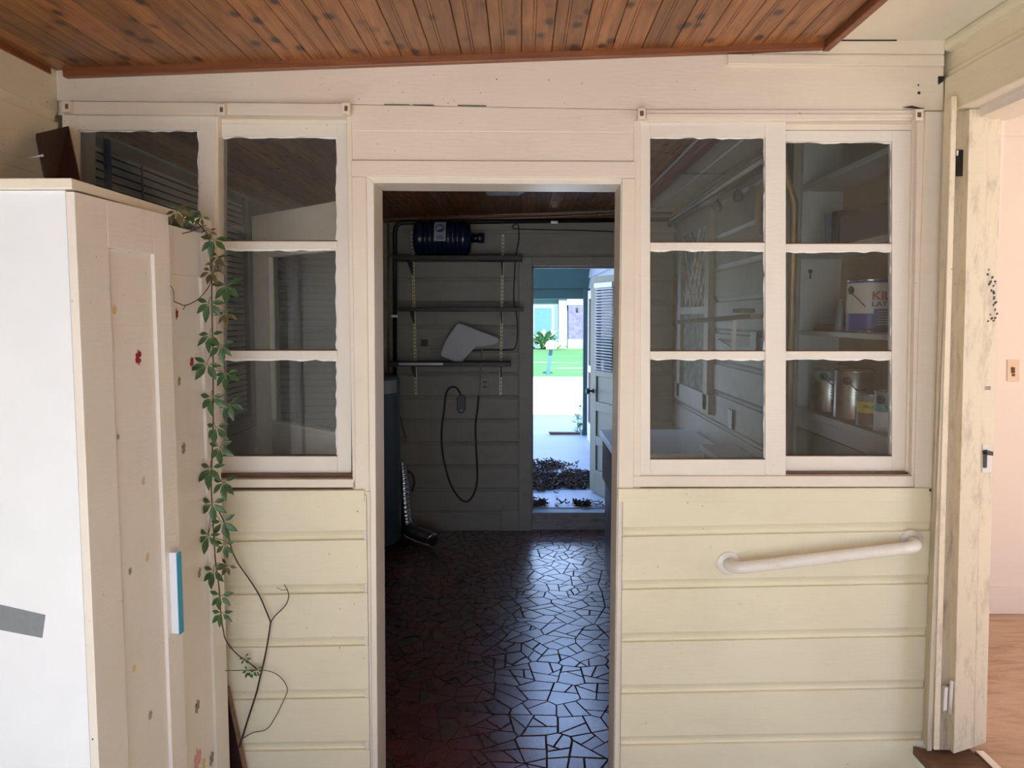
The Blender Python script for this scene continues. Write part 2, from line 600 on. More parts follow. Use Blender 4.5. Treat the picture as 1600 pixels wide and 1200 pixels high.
mb = MB().box(cr.x - 0.02, XR + 0.1, -1.6, YW + 0.05, zw, zw + 0.05)
mb.box(XR - 0.008, XR - 0.002, -1.2, YW - 0.01, zw - 0.004, zw + 0.02, 1)
mb.box(P(1314, 62, YW).x, P(1400, 62, YW).x, YW - 0.006, YW - 0.002, zw - 0.0035, zw + 0.01, 1)
struct(mb.build('ceiling_white', [M['whiteceil'], M['dark']]))
mb = MB().box(XL - 0.3, XR + 0.3, -1.7, YB + 0.2, 2.78, 3.35).box(-8, 8, 4.6, YB + 0.2, 3.3, 6.0)  # upper block is an added unseen mass, sized to shade the porch header
struct(mb.build('roof', M['dark']))

# ------------------------------------------------------------------ windows
def sash(parent, outer, cols, rows, Yf, th, seed, name='sash', mat='sash', gl='glass'):
    """timber sash: outer outline (px), glass columns and rows (px); panes are sub-parts"""
    rnd = random.Random(seed)
    x0, y0, x1, y1 = outer
    mb = MB()
    xs = [x0] + [c for ab in cols for c in ab] + [x1]
    mb.R(x0, y0, cols[0][0], y1, Yf, Yf + th)
    mb.R(cols[-1][1], y0, x1, y1, Yf, Yf + th)
    ya = [y0] + [c for ab in rows for c in ab] + [y1]
    for a, b in zip(ya[0::2], ya[1::2]):
        inner = a != y0 and b != y1
        mb.R(cols[0][0], a, cols[-1][1], b, Yf + (0.004 if inner else 0), Yf + th - 0.004)
    for (r0, r1) in rows:
        c0, c1 = cols[0]
        # dark gap at the foot of each pane, ragged putty at its head and right side
        mb.R(c0, r1 - 1.6, c1, r1 + 0.3, Yf + 0.006, Yf + 0.012, 2)
        n = 16
        up = [(c0 + (c1 - c0) * i / n, r0 + rnd.uniform(1.0, 4.2)) for i in range(n + 1)]
        mb.Q([(c0, r0 - 1), (c1, r0 - 1)] + up[::-1], Yf + 0.008, Yf + 0.014, 1)
        rt = [(c1 - rnd.uniform(1.0, 3.6), r0 + (r1 - r0) * i / n) for i in range(n + 1)]
        mb.Q([(c1 + 1, r0)] + [(c1 + 1, r1)] + rt[::-1], Yf + 0.0085, Yf + 0.0145, 1)
    s = mb.build(name, [M[mat], M['putty'], M['sill_dark']], parent, bevel=0.0015)
    for (r0, r1) in rows:
        for (c0, c1) in cols:
            g = MB().R(c0 - 2, r0 - 2, c1 + 2, r1 + 2, Yf + 0.016, Yf + 0.019)
            g.build('pane', M[gl], s)
    return s

w2 = holder('window_1', 'left sliding window bay beside the doorway, behind the white wardrobe and vine', 'window')
mb = MB()
mb.Q([(97, 158), (545, 162), (545, 181), (97, 178)], YW - 0.022, YW + 0.08)      # head rail
mb.R(97, 178, 118, 770, YW - 0.005, 2.56)
mb.R(334, 178, 341, 770, YW + 0.004, 2.53)
mb.Q([(541, 181), (549, 181), (562, 768), (551, 768)], YW - 0.008, 2.56)
mb.R(338, 181, 548, 193, YW + 0.03, 2.56)
mb.R(97, 749, 556, 762, YW - 0.008, 2.56)
mb.build('window_frame', M['trim'], w2, bevel=0.002)
MB().R(97, 740, 552, 750, YW + 0.02, 2.56).R(97, 761, 556, 768, YW + 0.008, 2.56).build('window_sill', M['sill_dark'], w2)
sash(w2, (105, 180, 336, 742), [(121, 311)], [(203, 365), (378, 545), (558, 712)], YW + 0.000, 0.028, 1)
sash(w2, (339, 193, 549, 740), [(344, 527)], [(213, 377), (389, 548), (561, 713)], YW + 0.034, 0.03, 2, gl='glass_dusty')
for px, py in ((103, 166), (345, 171), (540, 169)):
    mb = MB().R(px - 7, py - 9, px + 6, py + 9, YW - 0.045, YW - 0.02)
    mb.R(px - 2, py - 4, px + 3, py + 4, YW - 0.047, YW - 0.04, 1)
    mb.build('rod_bracket', [M['trim'], M['sill_dark']], w2, bevel=0.002)

w2 = holder('window_2', 'right sliding window of two three-pane sashes above the grab bar', 'window')
mb = MB()
mb.Q([(998, 171), (1444, 172), (1444, 188), (998, 191)], YW - 0.010, YW + 0.08)
mb.Q([(1010, 177), (1432, 178), (1432, 184), (1010, 185)], YW - 0.016, YW)
mb.Q([(990, 188), (1001, 188), (1001, 766), (990, 766)], YW - 0.006, 2.56)
mb.Q([(1427, 188), (1436, 188), (1424, 745), (1416, 745)], YW + 0.02, 2.56)
mb.Q([(1434, 176), (1447, 176), (1430, 762), (1424, 762)], YW - 0.004, 2.56)
mb.Q([(1446, 174), (1480, 174), (1470, 764), (1429, 764)], YW - 0.012, 2.56)
mb.R(1222, 191, 1430, 203, YW + 0.03, 2.56)
mb.R(990, 744, 1428, 761, YW - 0.010, 2.56)
mb.build('window_frame', M['trim'], w2, bevel=0.002)
MB().R(1216, 737, 1428, 745, YW + 0.02, 2.56).R(988, 760, 1452, 766, YW + 0.006, 2.56).build('window_sill', M['sill_dark'], w2)
sash(w2, (1000, 190, 1228, 744), [(1016, 1196)], [(214, 379), (390, 549), (560, 718)], YW + 0.000, 0.028, 3, gl='glass_dusty')
sash(w2, (1219, 204, 1428, 740), [(1222, 1394)], [(221, 381), (392, 549), (560, 713)], YW + 0.034, 0.03, 4)
for px, py in ((1003, 177), (1437, 179)):
    mb = MB().R(px - 6, py - 9, px + 6, py + 9, YW - 0.038, YW - 0.01)
    mb.R(px - 3, py - 4, px + 3, py + 4, YW - 0.040, YW - 0.03, 1)
    mb.build('rod_bracket', [M['trim'], M['sill_dark']], w2, bevel=0.002)

# ------------------------------------------------------------------ door frame of the side room (right)
yB = 1172
def strip(mb, t0, t1, b0, b1, Yf, Yb, mi=0, yt=150, yb=yB):
    mb.Q([(t0, yt), (t1, yt), (b1, yb), (b0, yb)], Yf, Yb, mi)
mb = MB()
xj0, xj1 = P(1487, 170, 2.362).x, P(1495, 170, 2.362).x
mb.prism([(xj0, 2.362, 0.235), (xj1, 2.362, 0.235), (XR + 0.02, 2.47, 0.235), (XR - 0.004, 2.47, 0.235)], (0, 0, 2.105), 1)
strip(mb, 1487, 1496, 1459, 1468, 2.357, 2.40, 0)
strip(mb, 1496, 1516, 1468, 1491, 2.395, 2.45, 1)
mb.Q([(1515, 170), (1545, 170), (1521, 1168), (1490, 1178)], 2.360, 2.46, 0)
mb.Q([(1544, 160), (1566, 160), (1541, 1160), (1521, 1168)], 2.385, 2.46, 0)
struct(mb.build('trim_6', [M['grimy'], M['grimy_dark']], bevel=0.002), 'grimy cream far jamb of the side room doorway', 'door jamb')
mb = MB()
zl = PX(1492, 176, XR).z
mb.box(XR - 0.012, XR + 0.03, 1.4, 2.36, zl, zl + 0.03)
mb.box(XR + 0.03, XR + 0.075, 1.4, 2.40, zl - 0.0, zl + 0.03)
mb.box(XR + 0.05, XR + 0.17, 1.4, 2.40, zl - 0.028, zl + 0.01)
struct(mb.build('trim_7', M['sash'], bevel=0.002), 'white head lining over the side room doorway', 'door head')
# far door hardware on the jamb
mb = MB().R(1495, 234, 1516, 275, 2.388, 2.394, 0)
mb.Q([(1506, 236), (1513, 235), (1513, 244), (1506, 246)], 2.385, 2.388, 1)
mb.Q([(1506, 254), (1510, 253), (1514, 265), (1514, 272), (1505, 271)], 2.385, 2.388, 1)
mb.Q([(1495, 235), (1498, 235), (1497, 243), (1495, 243)], 2.385, 2.388, 1)
tag(mb.build('hinge_mortise', [M['dark'], M['putty']]), 'black empty hinge mortise with white paint flecks high on the door jamb', 'hinge')
h = thing('hinge', 'white painted butt hinge low on the side room door jamb', 'hinge', P(1480, 1095, 2.39))
mb = MB().Q([(1476, 1075), (1482, 1074), (1480, 1110), (1474, 1111)], 2.372, 2.39)
mb.build('leaf', M['sash'], h, bevel=0.001)
MB().tube([P(1487, 1066, 2.37), P(1484, 1115, 2.37)], 0.006, 10).lathe([(0.004, -0.004), (0.009, 0), (0.004, 0.006)], P(1487, 1066, 2.37)).build('hinge_pin', M['sash'], h)
h = thing('strike_plate', 'white strike plate with a black latch bolt on the door jamb', 'strike plate', P(1541, 716, 2.38))
MB().Q([(1536, 694), (1545, 694), (1546, 701), (1551, 701), (1550, 738), (1535, 738)], 2.382, 2.386).build('plate', M['sash'], h)
MB().Q([(1537, 704), (1543, 703), (1542, 731), (1537, 731)], 2.378, 2.383).Q([(1542, 706), (1552, 706), (1552, 712), (1542, 711)], 2.36, 2.383).build('latch_bolt', M['black'], h)
# scribbled height marks on the jamb
mb = MB()
rn = random.Random(3)
for bx, by, k in ((1543, 420, 6), (1547, 440, 6), (1550, 465, 7), (1544, 490, 3)):
    for i in range(k):
        x, y = bx + rn.uniform(-1, 8), by + i * 6 + rn.uniform(-2, 2)
        mb.Q([(x, y), (x + rn.uniform(1, 4), y + rn.uniform(-1, 1)), (x + rn.uniform(1, 4), y + 2.2), (x, y + rn.uniform(2, 5))], 2.3835, 2.3850)
for y in (604.5, 607.5):
    mb.Q([(1539, y), (1548, y - 0.5), (1548, y + 1), (1539, y + 1.2)], 2.3835, 2.3850)
tag(mb.build('pen_scribble', M['black']), 'black pen scribbles and tally lines on the door jamb', 'marks', kind='stuff')

# threshold and side room
mb = MB()
zt = P(1440, 1168, 2.42).z
mb.prism([(1.342, 2.43, zt - 0.0), (XR + 0.018, 2.40, zt), (XR + 0.018, 1.3, zt), (1.342, 1.3, zt)], (0, 0, -0.03))
mb.box(XR + 0.02, XR + 0.14, 1.3, 2.46, zt - 0.03, zt - 0.004)
struct(mb.build('trim_8', M['sill_dark'], bevel=0.002), 'worn brown wooden threshold of the side room doorway', 'threshold')
mb = MB().box(XR + 0.145, XR + 0.175, 1.3, 2.40, zt - 0.02, zt + 0.002)
struct(mb.build('trim_9', M['steel'], bevel=0.002), 'grey metal strip along the side room threshold', 'threshold strip')
zs = zt - 0.008
m, nt, b = new_mat('wood_laminate')
co = coords(nt, (1.2, 5, 5))
nz = N(nt, 'ShaderNodeTexNoise', Scale=3.2, Detail=8.0, Roughness=0.65, Distortion=0.8)
nt.links.new(co, nz.inputs['Vector'])
nt.links.new(ramp(nt, nz.outputs[0], [(0.3, (0.34, 0.20, 0.12)), (0.52, (0.56, 0.38, 0.25)), (0.75, (0.66, 0.48, 0.33))]), b.inputs['Base Color'])
b.inputs['Roughness'].default_value = 0.4
M['laminate'] = m
M['pink'] = plain('pale_peach_wall_paint', (0.88, 0.79, 0.695), 0.6, var=0.015, scale=2)
struct(MB().box(XR + 0.13, 4.6, -0.1, 3.75, zs - 0.08, zs).build('floor_side_room', M['laminate']))
ys = P(1570, 958, 3.6)
YS = PZ(1572, 958, zs).y
mb = MB().box(XR + 0.05, 4.6, YS, YS + 0.1, zs, 2.9).box(4.5, 4.6, -0.1, YS, zs, 2.9).box(XR + 0.13, XR + 0.2, 2.47, YS, zs, 2.9)
mb.box(XR + 0.1, 2.65, -0.15, 0, zs, 2.9).box(4.35, 4.6, -0.15, 0, zs, 2.9).box(2.65, 4.35, -0.15, 0, zs, 0.5).box(2.65, 4.35, -0.15, 0, 2.5, 2.9)
struct(mb.build('wall_side_room', M['pink']))
zq = P(1575, 212, YS).z
struct(MB().box(XR + 0.05, 4.5, YS - 0.012, YS + 0.01, zq - 0.004, zq + 0.08).build('trim_10', M['pink'], bevel=0.002), 'pale peach picture rail on the far wall of the side room', 'picture rail')
struct(MB().box(XR + 0.13, 4.6, -0.15, YS + 0.1, 2.72, 2.8).build('ceiling_side_room', M['whiteceil']))
zb = P(1575, 916, YS).z
struct(MB().box(XR + 0.05, 4.5, YS - 0.014, YS, zs, zb).build('baseboard_side_room', M['pink'], bevel=0.003))
h = thing('light_switch', 'almond toggle switch plate on the peach wall of the side room', 'light switch', P(1583, 578, YS))
M['almond'] = plain('almond_plastic', (0.80, 0.62, 0.42), 0.35, var=0.02)
MB().R(1574, 562, 1593, 596, YS - 0.006, YS - 0.0005).build('switch_plate', M['almond'], h, bevel=0.002)
MB().R(1582, 574, 1586, 583, YS - 0.014, YS - 0.006).R(1581.5, 584, 1586, 588, YS - 0.008, YS - 0.006).build('toggle', M['sill_dark'], h)

# small nail holes on the header and boards
mb = MB()
for px, py, r, yy in ((1436, 145, 2.4, YW), (1435, 133, 1.4, YW), (776, 124, 1.0, YW), (858, 125, 0.8, YW), (1250, 177, 0.9, YW - 0.016), (700, 161, 0.8, YW)):
    c = P(px, py, yy - 0.0006)
    mb.lathe([(r / F_PX * yy, 0), (r / F_PX * yy, 0.0004)], c, 'y', 10)
for pts in ([(1410, 168), (1425, 165), (1440, 169), (1445, 168), (1440, 171), (1425, 169)], [(645, 163.2), (678, 163.7), (678, 165), (645, 164.4)], [(715, 164), (760, 164.8), (760, 166), (715, 165.3)], [(600, 162.6), (640, 163.2), (640, 164), (600, 163.6)]):
    mb.Q(pts, YW - 0.0055, YW - 0.0045)
mb.Q([(1466.5, 119), (1476, 119), (1474, 127), (1466.5, 132)], YW - 0.004, YW - 0.001)
tag(mb.build('nail_holes', M['dark']), 'small dark nail holes and gaps in the cream header board', 'holes', kind='stuff')

# ------------------------------------------------------------------ storage room shell
def split_poly(poly, rnd, target, out):
    area = 0
    for i in range(len(poly)):
        a, b = poly[i], poly[(i + 1) % len(poly)]
        area += a[0] * b[1] - b[0] * a[1]
    area = abs(area) / 2
    if area < target * rnd.uniform(0.75, 1.7):
        out.append(poly)
        return
    best = max(range(len(poly)), key=lambda i: (Vector(poly[i]) - Vector(poly[(i + 1) % len(poly)])).length)
    d = Vector(poly[(best + 1) % len(poly)]) - Vector(poly[best])
    ang = math.atan2(d.y, d.x) + math.pi / 2 + rnd.uniform(-0.75, 0.75)
    t = rnd.uniform(0.36, 0.64)
    c = Vector(poly[best]) + d * t
    n = Vector((-math.sin(ang), math.cos(ang)))
    A, B = [], []
    for i in range(len(poly)):
        p, q = Vector(poly[i]), Vector(poly[(i + 1) % len(poly)])
        dp, dq = (p - c).dot(n), (q - c).dot(n)
        (A if dp >= 0 else B).append(tuple(p))
        if dp * dq < 0:
            x = p + (q - p) * (dp / (dp - dq))
            A.append(tuple(x))
            B.append(tuple(x))
    for h in (A, B):
        if len(h) >= 3:
            split_poly(h, rnd, target, out)


def inset(poly, d):
    cx = sum(p[0] for p in poly) / len(poly)
    cy = sum(p[1] for p in poly) / len(poly)
    res = [tuple(p) for p in poly]
    for i in range(len(poly)):
        p, q = Vector(poly[i]), Vector(poly[(i + 1) % len(poly)])
        e = q - p
        if e.length < 1e-6:
            continue
        n = Vector((-e.y, e.x)).normalized()
        if (Vector((cx, cy)) - p).dot(n) < 0:
            n = -n
        c = p + n * d
        new = []
        for k in range(len(res)):
            a, b = Vector(res[k]), Vector(res[(k + 1) % len(res)])
            da, db = (a - c).dot(n), (b - c).dot(n)
            if da >= 0:
                new.append(tuple(a))
            if da * db < 0:
                new.append(tuple(a + (b - a) * (da / (da - db))))
        res = new
        if len(res) < 3:
            return None
    return res


rnd = random.Random(11)
polys = []
fx0, fx1, fy0, fy1 = XSL, XSR + 0.2, 2.3, YB
cells = [(fx0 + (fx1 - fx0) * (i + rnd.uniform(-0.1, 1.1)) / 22, fy0 + (fy1 - fy0) * (j + rnd.uniform(-0.1, 1.1)) / 24) for i in range(22) for j in range(24)]
for c in cells:                      # crazy paving: irregular cells, most of them broken once or twice more
    poly = [(fx0, fy0), (fx1, fy0), (fx1, fy1), (fx0, fy1)]
    for q in sorted(cells, key=lambda q: (q[0] - c[0]) ** 2 + (q[1] - c[1]) ** 2)[1:26]:
        mx, my, nx, ny = (c[0] + q[0]) / 2, (c[1] + q[1]) / 2, q[0] - c[0], q[1] - c[1]
        new = []
        for k in range(len(poly)):
            a, b = poly[k], poly[(k + 1) % len(poly)]
            da, db = (a[0] - mx) * nx + (a[1] - my) * ny, (b[0] - mx) * nx + (b[1] - my) * ny
            if da <= 0:
                new.append(a)
            if da * db < 0:
                t = da / (da - db)
                new.append((a[0] + (b[0] - a[0]) * t, a[1] + (b[1] - a[1]) * t))
        poly = new
        if len(poly) < 3:
            break
    if len(poly) >= 3:
        split_poly(poly, rnd, 0.0085, polys)
mb = MB()
mb.box(XSL - 0.1, XN + 0.02, 2.3, YB + 0.02, -0.12, -0.0035, 4)
for p in polys:
    q = inset(p, rnd.uniform(0.0025, 0.0052))
    if not q:
        continue
    tx, ty = rnd.gauss(0, 0.005), rnd.gauss(0, 0.005)
    cx, cy = sum(a[0] for a in q) / len(q), sum(a[1] for a in q) / len(q)
    top = [(a[0], a[1], (a[0] - cx) * tx + (a[1] - cy) * ty) for a in q]
    mi = rnd.choice((0, 0, 0, 1, 1, 2, 3))
    mb.face(top, mi)
    for k in range(len(top)):
        a, b = top[k], top[(k + 1) % len(top)]
        mb.face([a, b, (b[0], b[1], -0.005), (a[0], a[1], -0.005)], mi)


def tile(name, col):
    m, nt, b = new_mat(name)
    co = coords(nt)
    nz = N(nt, 'ShaderNodeTexNoise', Scale=11.0, Detail=7.0, Roughness=0.65)
    nt.links.new(co, nz.inputs['Vector'])
    nt.links.new(ramp(nt, nz.outputs[0], [(0.3, [c * 0.75 for c in col]), (0.7, col)]), b.inputs['Base Color'])
    nt.links.new(ramp(nt, nz.outputs[0], [(0.3, 0.24), (0.75, 0.36)]), b.inputs['Roughness'])
    b.inputs['Specular IOR Level'].default_value = 0.8
    b.inputs['Coat Weight'].default_value = 1.0
    b.inputs['Coat Roughness'].default_value = 0.24
    b.inputs['Coat IOR'].default_value = 1.65
    fine = N(nt, 'ShaderNodeTexNoise', Scale=55.0, Detail=4.0)
    nt.links.new(co, fine.inputs['Vector'])
    bp = N(nt, 'ShaderNodeBump', Strength=0.10, Distance=0.002)
    nt.links.new(fine.outputs[0], bp.inputs['Height'])
    nt.links.new(bp.outputs[0], b.inputs['Normal'])
    return m


grout = plain('olive_grout', (0.10, 0.085, 0.055), 0.95, var=0.2, scale=30, spec=0.1)
fl = mb.build('floor_storage', [tile('red_tile', (0.145, 0.022, 0.014)), tile('dark_red_tile', (0.105, 0.015, 0.011)),
                                tile('brown_tile', (0.10, 0.045, 0.018)), tile('maroon_tile', (0.125, 0.014, 0.018)), grout])
struct(fl)

# left wall with a long window opening
mb = MB()
zw0, zw1, yw0, yw1 = 1.08, 2.40, 2.62, 4.52
siding(mb, (XSL, 2.56, 0), (0, 1, 0), YB - 2.56, 0, zw0, 0.185, 0.07, (1, 0, 0))
mb.box(XSL - 0.12, XSL - 0.005, 2.5, YB, 0, zw0)
mb.box(XSL - 0.12, XSL + 0.012, yw1, YB, zw0, 2.8).box(XSL - 0.12, XSL + 0.012, 2.5, yw0, zw0, 2.8).box(XSL - 0.12, XSL + 0.012, yw0, yw1, zw1, 2.8)
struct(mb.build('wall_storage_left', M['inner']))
M['blind_backing'] = plain('dark_backing', (0.06, 0.08, 0.075), 0.6)
w3 = holder('window_3', 'long window with closed slatted blinds in the left storage room wall', 'window')
mb = MB()
mb.box(XSL, XSL + 0.025, yw0 - 0.06, yw0, zw0 - 0.06, zw1 + 0.05).box(XSL, XSL + 0.025, yw1, yw1 + 0.07, zw0 - 0.06, zw1 + 0.05)
mb.box(XSL, XSL + 0.045, yw0 - 0.08, yw1 + 0.09, zw0 - 0.05, zw0).box(XSL, XSL + 0.025, yw0, yw1, zw1, zw1 + 0.05)
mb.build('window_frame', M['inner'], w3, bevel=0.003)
MB().box(XSL - 0.11, XSL - 0.06, yw0 - 0.02, yw1 + 0.02, zw0 - 0.02, zw1 + 0.02).build('light_stop', M['blind_backing'], w3)  # dark backing added behind the blinds to stop the light leak
M['slat'] = plain('grey_green_slat', (0.72, 0.72, 0.64), 0.5, var=0.05)
nt = M['slat'].node_tree
b = nt.nodes['Principled BSDF']
tl = N(nt, 'ShaderNodeBsdfTranslucent')
tl.inputs[0].default_value = (0.42, 0.46, 0.38, 1)
ms = N(nt, 'ShaderNodeMixShader')
ms.inputs[0].default_value = 0.05
nt.links.new(b.outputs[0], ms.inputs[1])
nt.links.new(tl.outputs[0], ms.inputs[2])
nt.links.new(ms.outputs[0], nt.nodes['Material Output'].inputs[0])
def blind(y0, y1, label):
    t = thing('window_blind', label, 'blind', (XSL, (y0 + y1) / 2, zw0))
    mb = MB()
    z = zw0 + 0.02
    while z < zw1 - 0.06:
        mb.prism([(XSL - 0.002, y0, z), (XSL - 0.001, y0, z + 0.012), (XSL - 0.006, y0, z + 0.0265), (XSL - 0.008, y0, z + 0.0265), (XSL - 0.003, y0, z + 0.012), (XSL - 0.004, y0, z)], (0, y1 - y0, 0))
        z += 0.0335
    mb.build('slats', M['slat'], t)
    MB().box(XSL - 0.03, XSL + 0.0, y0, y1, zw1 - 0.045, zw1 - 0.005).build('head_rail', M['inner'], t)
    MB().tube([(XSL + 0.004, y0 + 0.25, zw1 - 0.05), (XSL + 0.004, y0 + 0.25, zw0 + 0.25)], 0.005).build('wand', M['inner'], t)
    return t
blind(yw0 + 0.01, 3.03, 'short grey slatted blind added over the bare near end of the storage window')  # blind put over bare glass to keep out the bright sky
blind(3.07, yw1 - 0.01, 'long grey green slatted blind hanging beyond the blue window strip')
M['blue'] = plain('dark_blue_tape', (0.03, 0.12, 0.22), 0.5)
tag(MB().box(XSL - 0.03, XSL + 0.012, 3.035, 3.06, zw0, zw1).build('window_strip', M['blue']), 'dark blue vertical strip between the two slatted blinds', 'strip')

# right wall with the pantry niche at its near end
mb = MB()
siding(mb, (XSR, YB, 0), (0, -1, 0), YB - YN, 0, 2.8, 0.185, 0.10, (-1, 0, 0))
mb.box(XSR + 0.005, XN + 0.1, YN, YB, 0, 2.8)
mb.box(XN, XN + 0.02, 2.56, YN, 0, 2.8)
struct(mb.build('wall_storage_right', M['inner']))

# back wall with the door opening
D0, D1 = P(831, 600, YB).x, P(831, 600, YB).x + 0.775
zd = P(880, 416, YB).z
zp = P(880, 799, YB).z
mb = MB()
siding(mb, (XSL, YB, 0), (1, 0, 0), D0 - 0.11 - XSL, 0, 2.8, 0.1822, P(700, 695.5, YB).z, (0, -1, 0))
siding(mb, (D0 - 0.11, YB, 0), (1, 0, 0), D1 + 0.22 - D0, zd + 0.05, 2.8, 0.1822, P(700, 695.5, YB).z, (0, -1, 0), t=0.017)
siding(mb, (D1 + 0.11, YB, 0), (1, 0, 0), XSR - D1 - 0.11, 0, 2.8, 0.1822, P(700, 695.5, YB).z, (0, -1, 0))
mb.box(XSL, D0 - 0.01, YB + 0.005, YB + 0.13, 0, 2.8).box(D1 + 0.01, XN + 0.1, YB + 0.005, YB + 0.13, 0, 2.8).box(D0 - 0.02, D1 + 0.02, YB + 0.005, YB + 0.13, zd, 2.8)
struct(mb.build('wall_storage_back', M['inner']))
mb = MB()
mb.box(D0 - 0.10, D0, YB - 0.035, YB + 0.14, 0, zd + 0.07).box(D1, D1 + 0.09, YB - 0.035, YB + 0.14, 0, zd + 0.07).box(D0, D1, YB - 0.035, YB + 0.14, zd, zd + 0.07)
mb.box(D0, D0 + 0.012, YB + 0.06, YB + 0.10, zp, zd).box(D0, D1, YB + 0.06, YB + 0.10, zd - 0.012, zd)
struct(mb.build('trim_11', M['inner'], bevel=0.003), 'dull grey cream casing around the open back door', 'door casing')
M['concrete'] = painted('scuffed_concrete', (0.40, 0.40, 0.38), 0.75, 0.9, 0.7, (0.07, 0.06, 0.05), streak=(1.5, 2, 5))
mb = MB().box(D0, D1, YB + 0.0, YB + 0.12, 0, zp - 0.01)
mb.box(D0, D1, YB - 0.012, YB + 0.02, 0, zp * 0.42)
struct(mb.build('trim_12', M['concrete'], bevel=0.006), 'scuffed concrete step below the back door', 'step')
zbb = P(700, 806, YB).z
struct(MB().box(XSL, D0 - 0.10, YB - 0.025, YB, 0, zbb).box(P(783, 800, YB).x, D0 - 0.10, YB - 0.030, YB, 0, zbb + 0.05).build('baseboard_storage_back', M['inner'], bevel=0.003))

# ceiling of the storage room: same pine boards, then painted board towards the right wall
c0, c1 = P(600, 342, YB), P(958, 329, YB)
sl2 = (c1.z - c0.z) / (c1.x - c0.x)
zf2 = lambda x: c0.z + (x - c0.x) * sl2
xe = 0.875
struct(beadboard(MB(), XSL, xe, 2.5, YB, zf2).build('ceiling_storage_wood', M['pine'], recalc=False))
zwc = zf2(xe) + 0.012
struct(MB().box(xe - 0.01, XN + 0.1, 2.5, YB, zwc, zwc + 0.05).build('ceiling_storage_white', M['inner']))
struct(MB().box(xe - 0.015, xe + 0.03, 2.5, YB - 0.02, zf2(xe) - 0.02, zwc).box(XSL, xe, YB - 0.025, YB - 0.0, zf2(0) - 0.05, zf2(0) - 0.012).build('trim_13', M['redwood'], bevel=0.003), 'dark red strip edging the storage room ceiling boards', 'ceiling trim')

# glazed inner door swung into the storage room
hx, hy = JL - 0.01, 2.585
fx, fy = P(410, 500, 3.12).x, 3.12
ang = math.atan2(fy - hy, fx - hx)
Lw = math.hypot(fx - hx, fy - hy)
dr = holder('door_1', 'pale half-glazed door swung open into the storage room behind the left window', 'door')
dr.location = (hx, hy, 0)
u, n = Vector((math.cos(ang), math.sin(ang), 0)), Vector((-math.sin(ang), math.cos(ang), 0))
def slab(mb, s0, s1, z0, z1, d0=0.0, d1=0.038, o=Vector((hx, hy, 0)), u=u, n=n, mi=0):
    pts = [o + u * s0 + n * d0 + Vector((0, 0, z0)), o + u * s1 + n * d0 + Vector((0, 0, z0)), o + u * s1 + n * d0 + Vector((0, 0, z1)), o + u * s0 + n * d0 + Vector((0, 0, z1))]
    return mb.prism(pts, n * (d1 - d0), mi)
zt1 = PX(410, 341, fx).z
mb = MB()
slab(mb, Lw - 0.12, Lw, 0.01, zt1)
slab(mb, 0, 0.12, 0.01, zt1)
slab(mb, 0.12, Lw - 0.12, zt1 - 0.16, zt1)
slab(mb, 0.12, Lw - 0.12, 0.95, 1.24)
slab(mb, 0.12, Lw - 0.12, 0.01, 0.25)
slab(mb, 0.12, Lw - 0.12, 0.25, 0.95, 0.012, 0.026)
for s0, s1, z0, z1 in ((0.12, Lw - 0.12, 1.24, 1.255), (0.12, Lw - 0.12, zt1 - 0.175, zt1 - 0.16), (0.12, 0.135, 1.24, zt1 - 0.16), (Lw - 0.135, Lw - 0.12, 1.24, zt1 - 0.16)):
    slab(mb, s0, s1, z0, z1, -0.004, 0.042)
lf = mb.build('door_leaf', M['trim'], dr, bevel=0.002)
slab(MB(), 0.12, Lw - 0.12, 1.24, zt1 - 0.16, 0.017, 0.021).build('pane', M['glass_dusty'], lf)
mb = MB().lathe([(0.006, 0), (0.012, 0.03), (0.026, 0.045), (0.028, 0.06), (0.015, 0.07)], Vector((hx, hy, 1.0)) + u * (Lw - 0.06) - n * 0.07, 'y', 16)
mb.build('door_knob', M['black'], dr)

# ------------------------------------------------------------------ back porch
M['deck'] = painted('pale_blue_grey_porch_floor', (0.50, 0.52, 0.56), 0.5, 0.7, 0.22, (0.30, 0.28, 0.28), streak=(0.35, 3.0, 1))
YE = PZ(915, 679, zp).y
mb = MB().box(-1.9, 1.1, YB + 0.12, YE + 0.05, 0, zp)
struct(mb.build('floor_back_porch', M['deck']))
mb = MB().prism([P(857, 675.5, YE - 0.02), P(906, 676, YE - 0.02), P(907, 680, YE - 0.02), P(860, 679.5, YE - 0.02)], (0, 0.06, 0))
struct(mb.build('trim_14', M['sill_dark']), 'dark board lying along the far edge of the back porch', 'threshold')
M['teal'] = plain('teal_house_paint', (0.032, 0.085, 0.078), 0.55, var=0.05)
M['clap'] = plain('pale_blue_clapboard', (0.34, 0.39, 0.43), 0.5, var=0.04)
zh0 = P(870, 467, YE).z
zh1 = P(870, 451, YE).z
struct(MB().box(-2.2, 1.0, YE - 0.02, YE + 0.10, zh0, zh1).box(-2.2, 1.0, YE - 0.035, YE + 0.10, zh1, 2.75).build('wall_porch_header', M['teal'], bevel=0.003))
xp0, xp1 = P(910.5, 600, YE).x, P(921, 600, YE).x
struct(MB().box(xp0, xp1, YE - 0.06, YE + 0.04, zp + 0.0, zh1).box(xp0 - 0.01, xp1 + 0.012, YE - 0.07, YE + 0.05, zp, zp + 0.06).build('wall_porch_post', M['teal'], bevel=0.004))
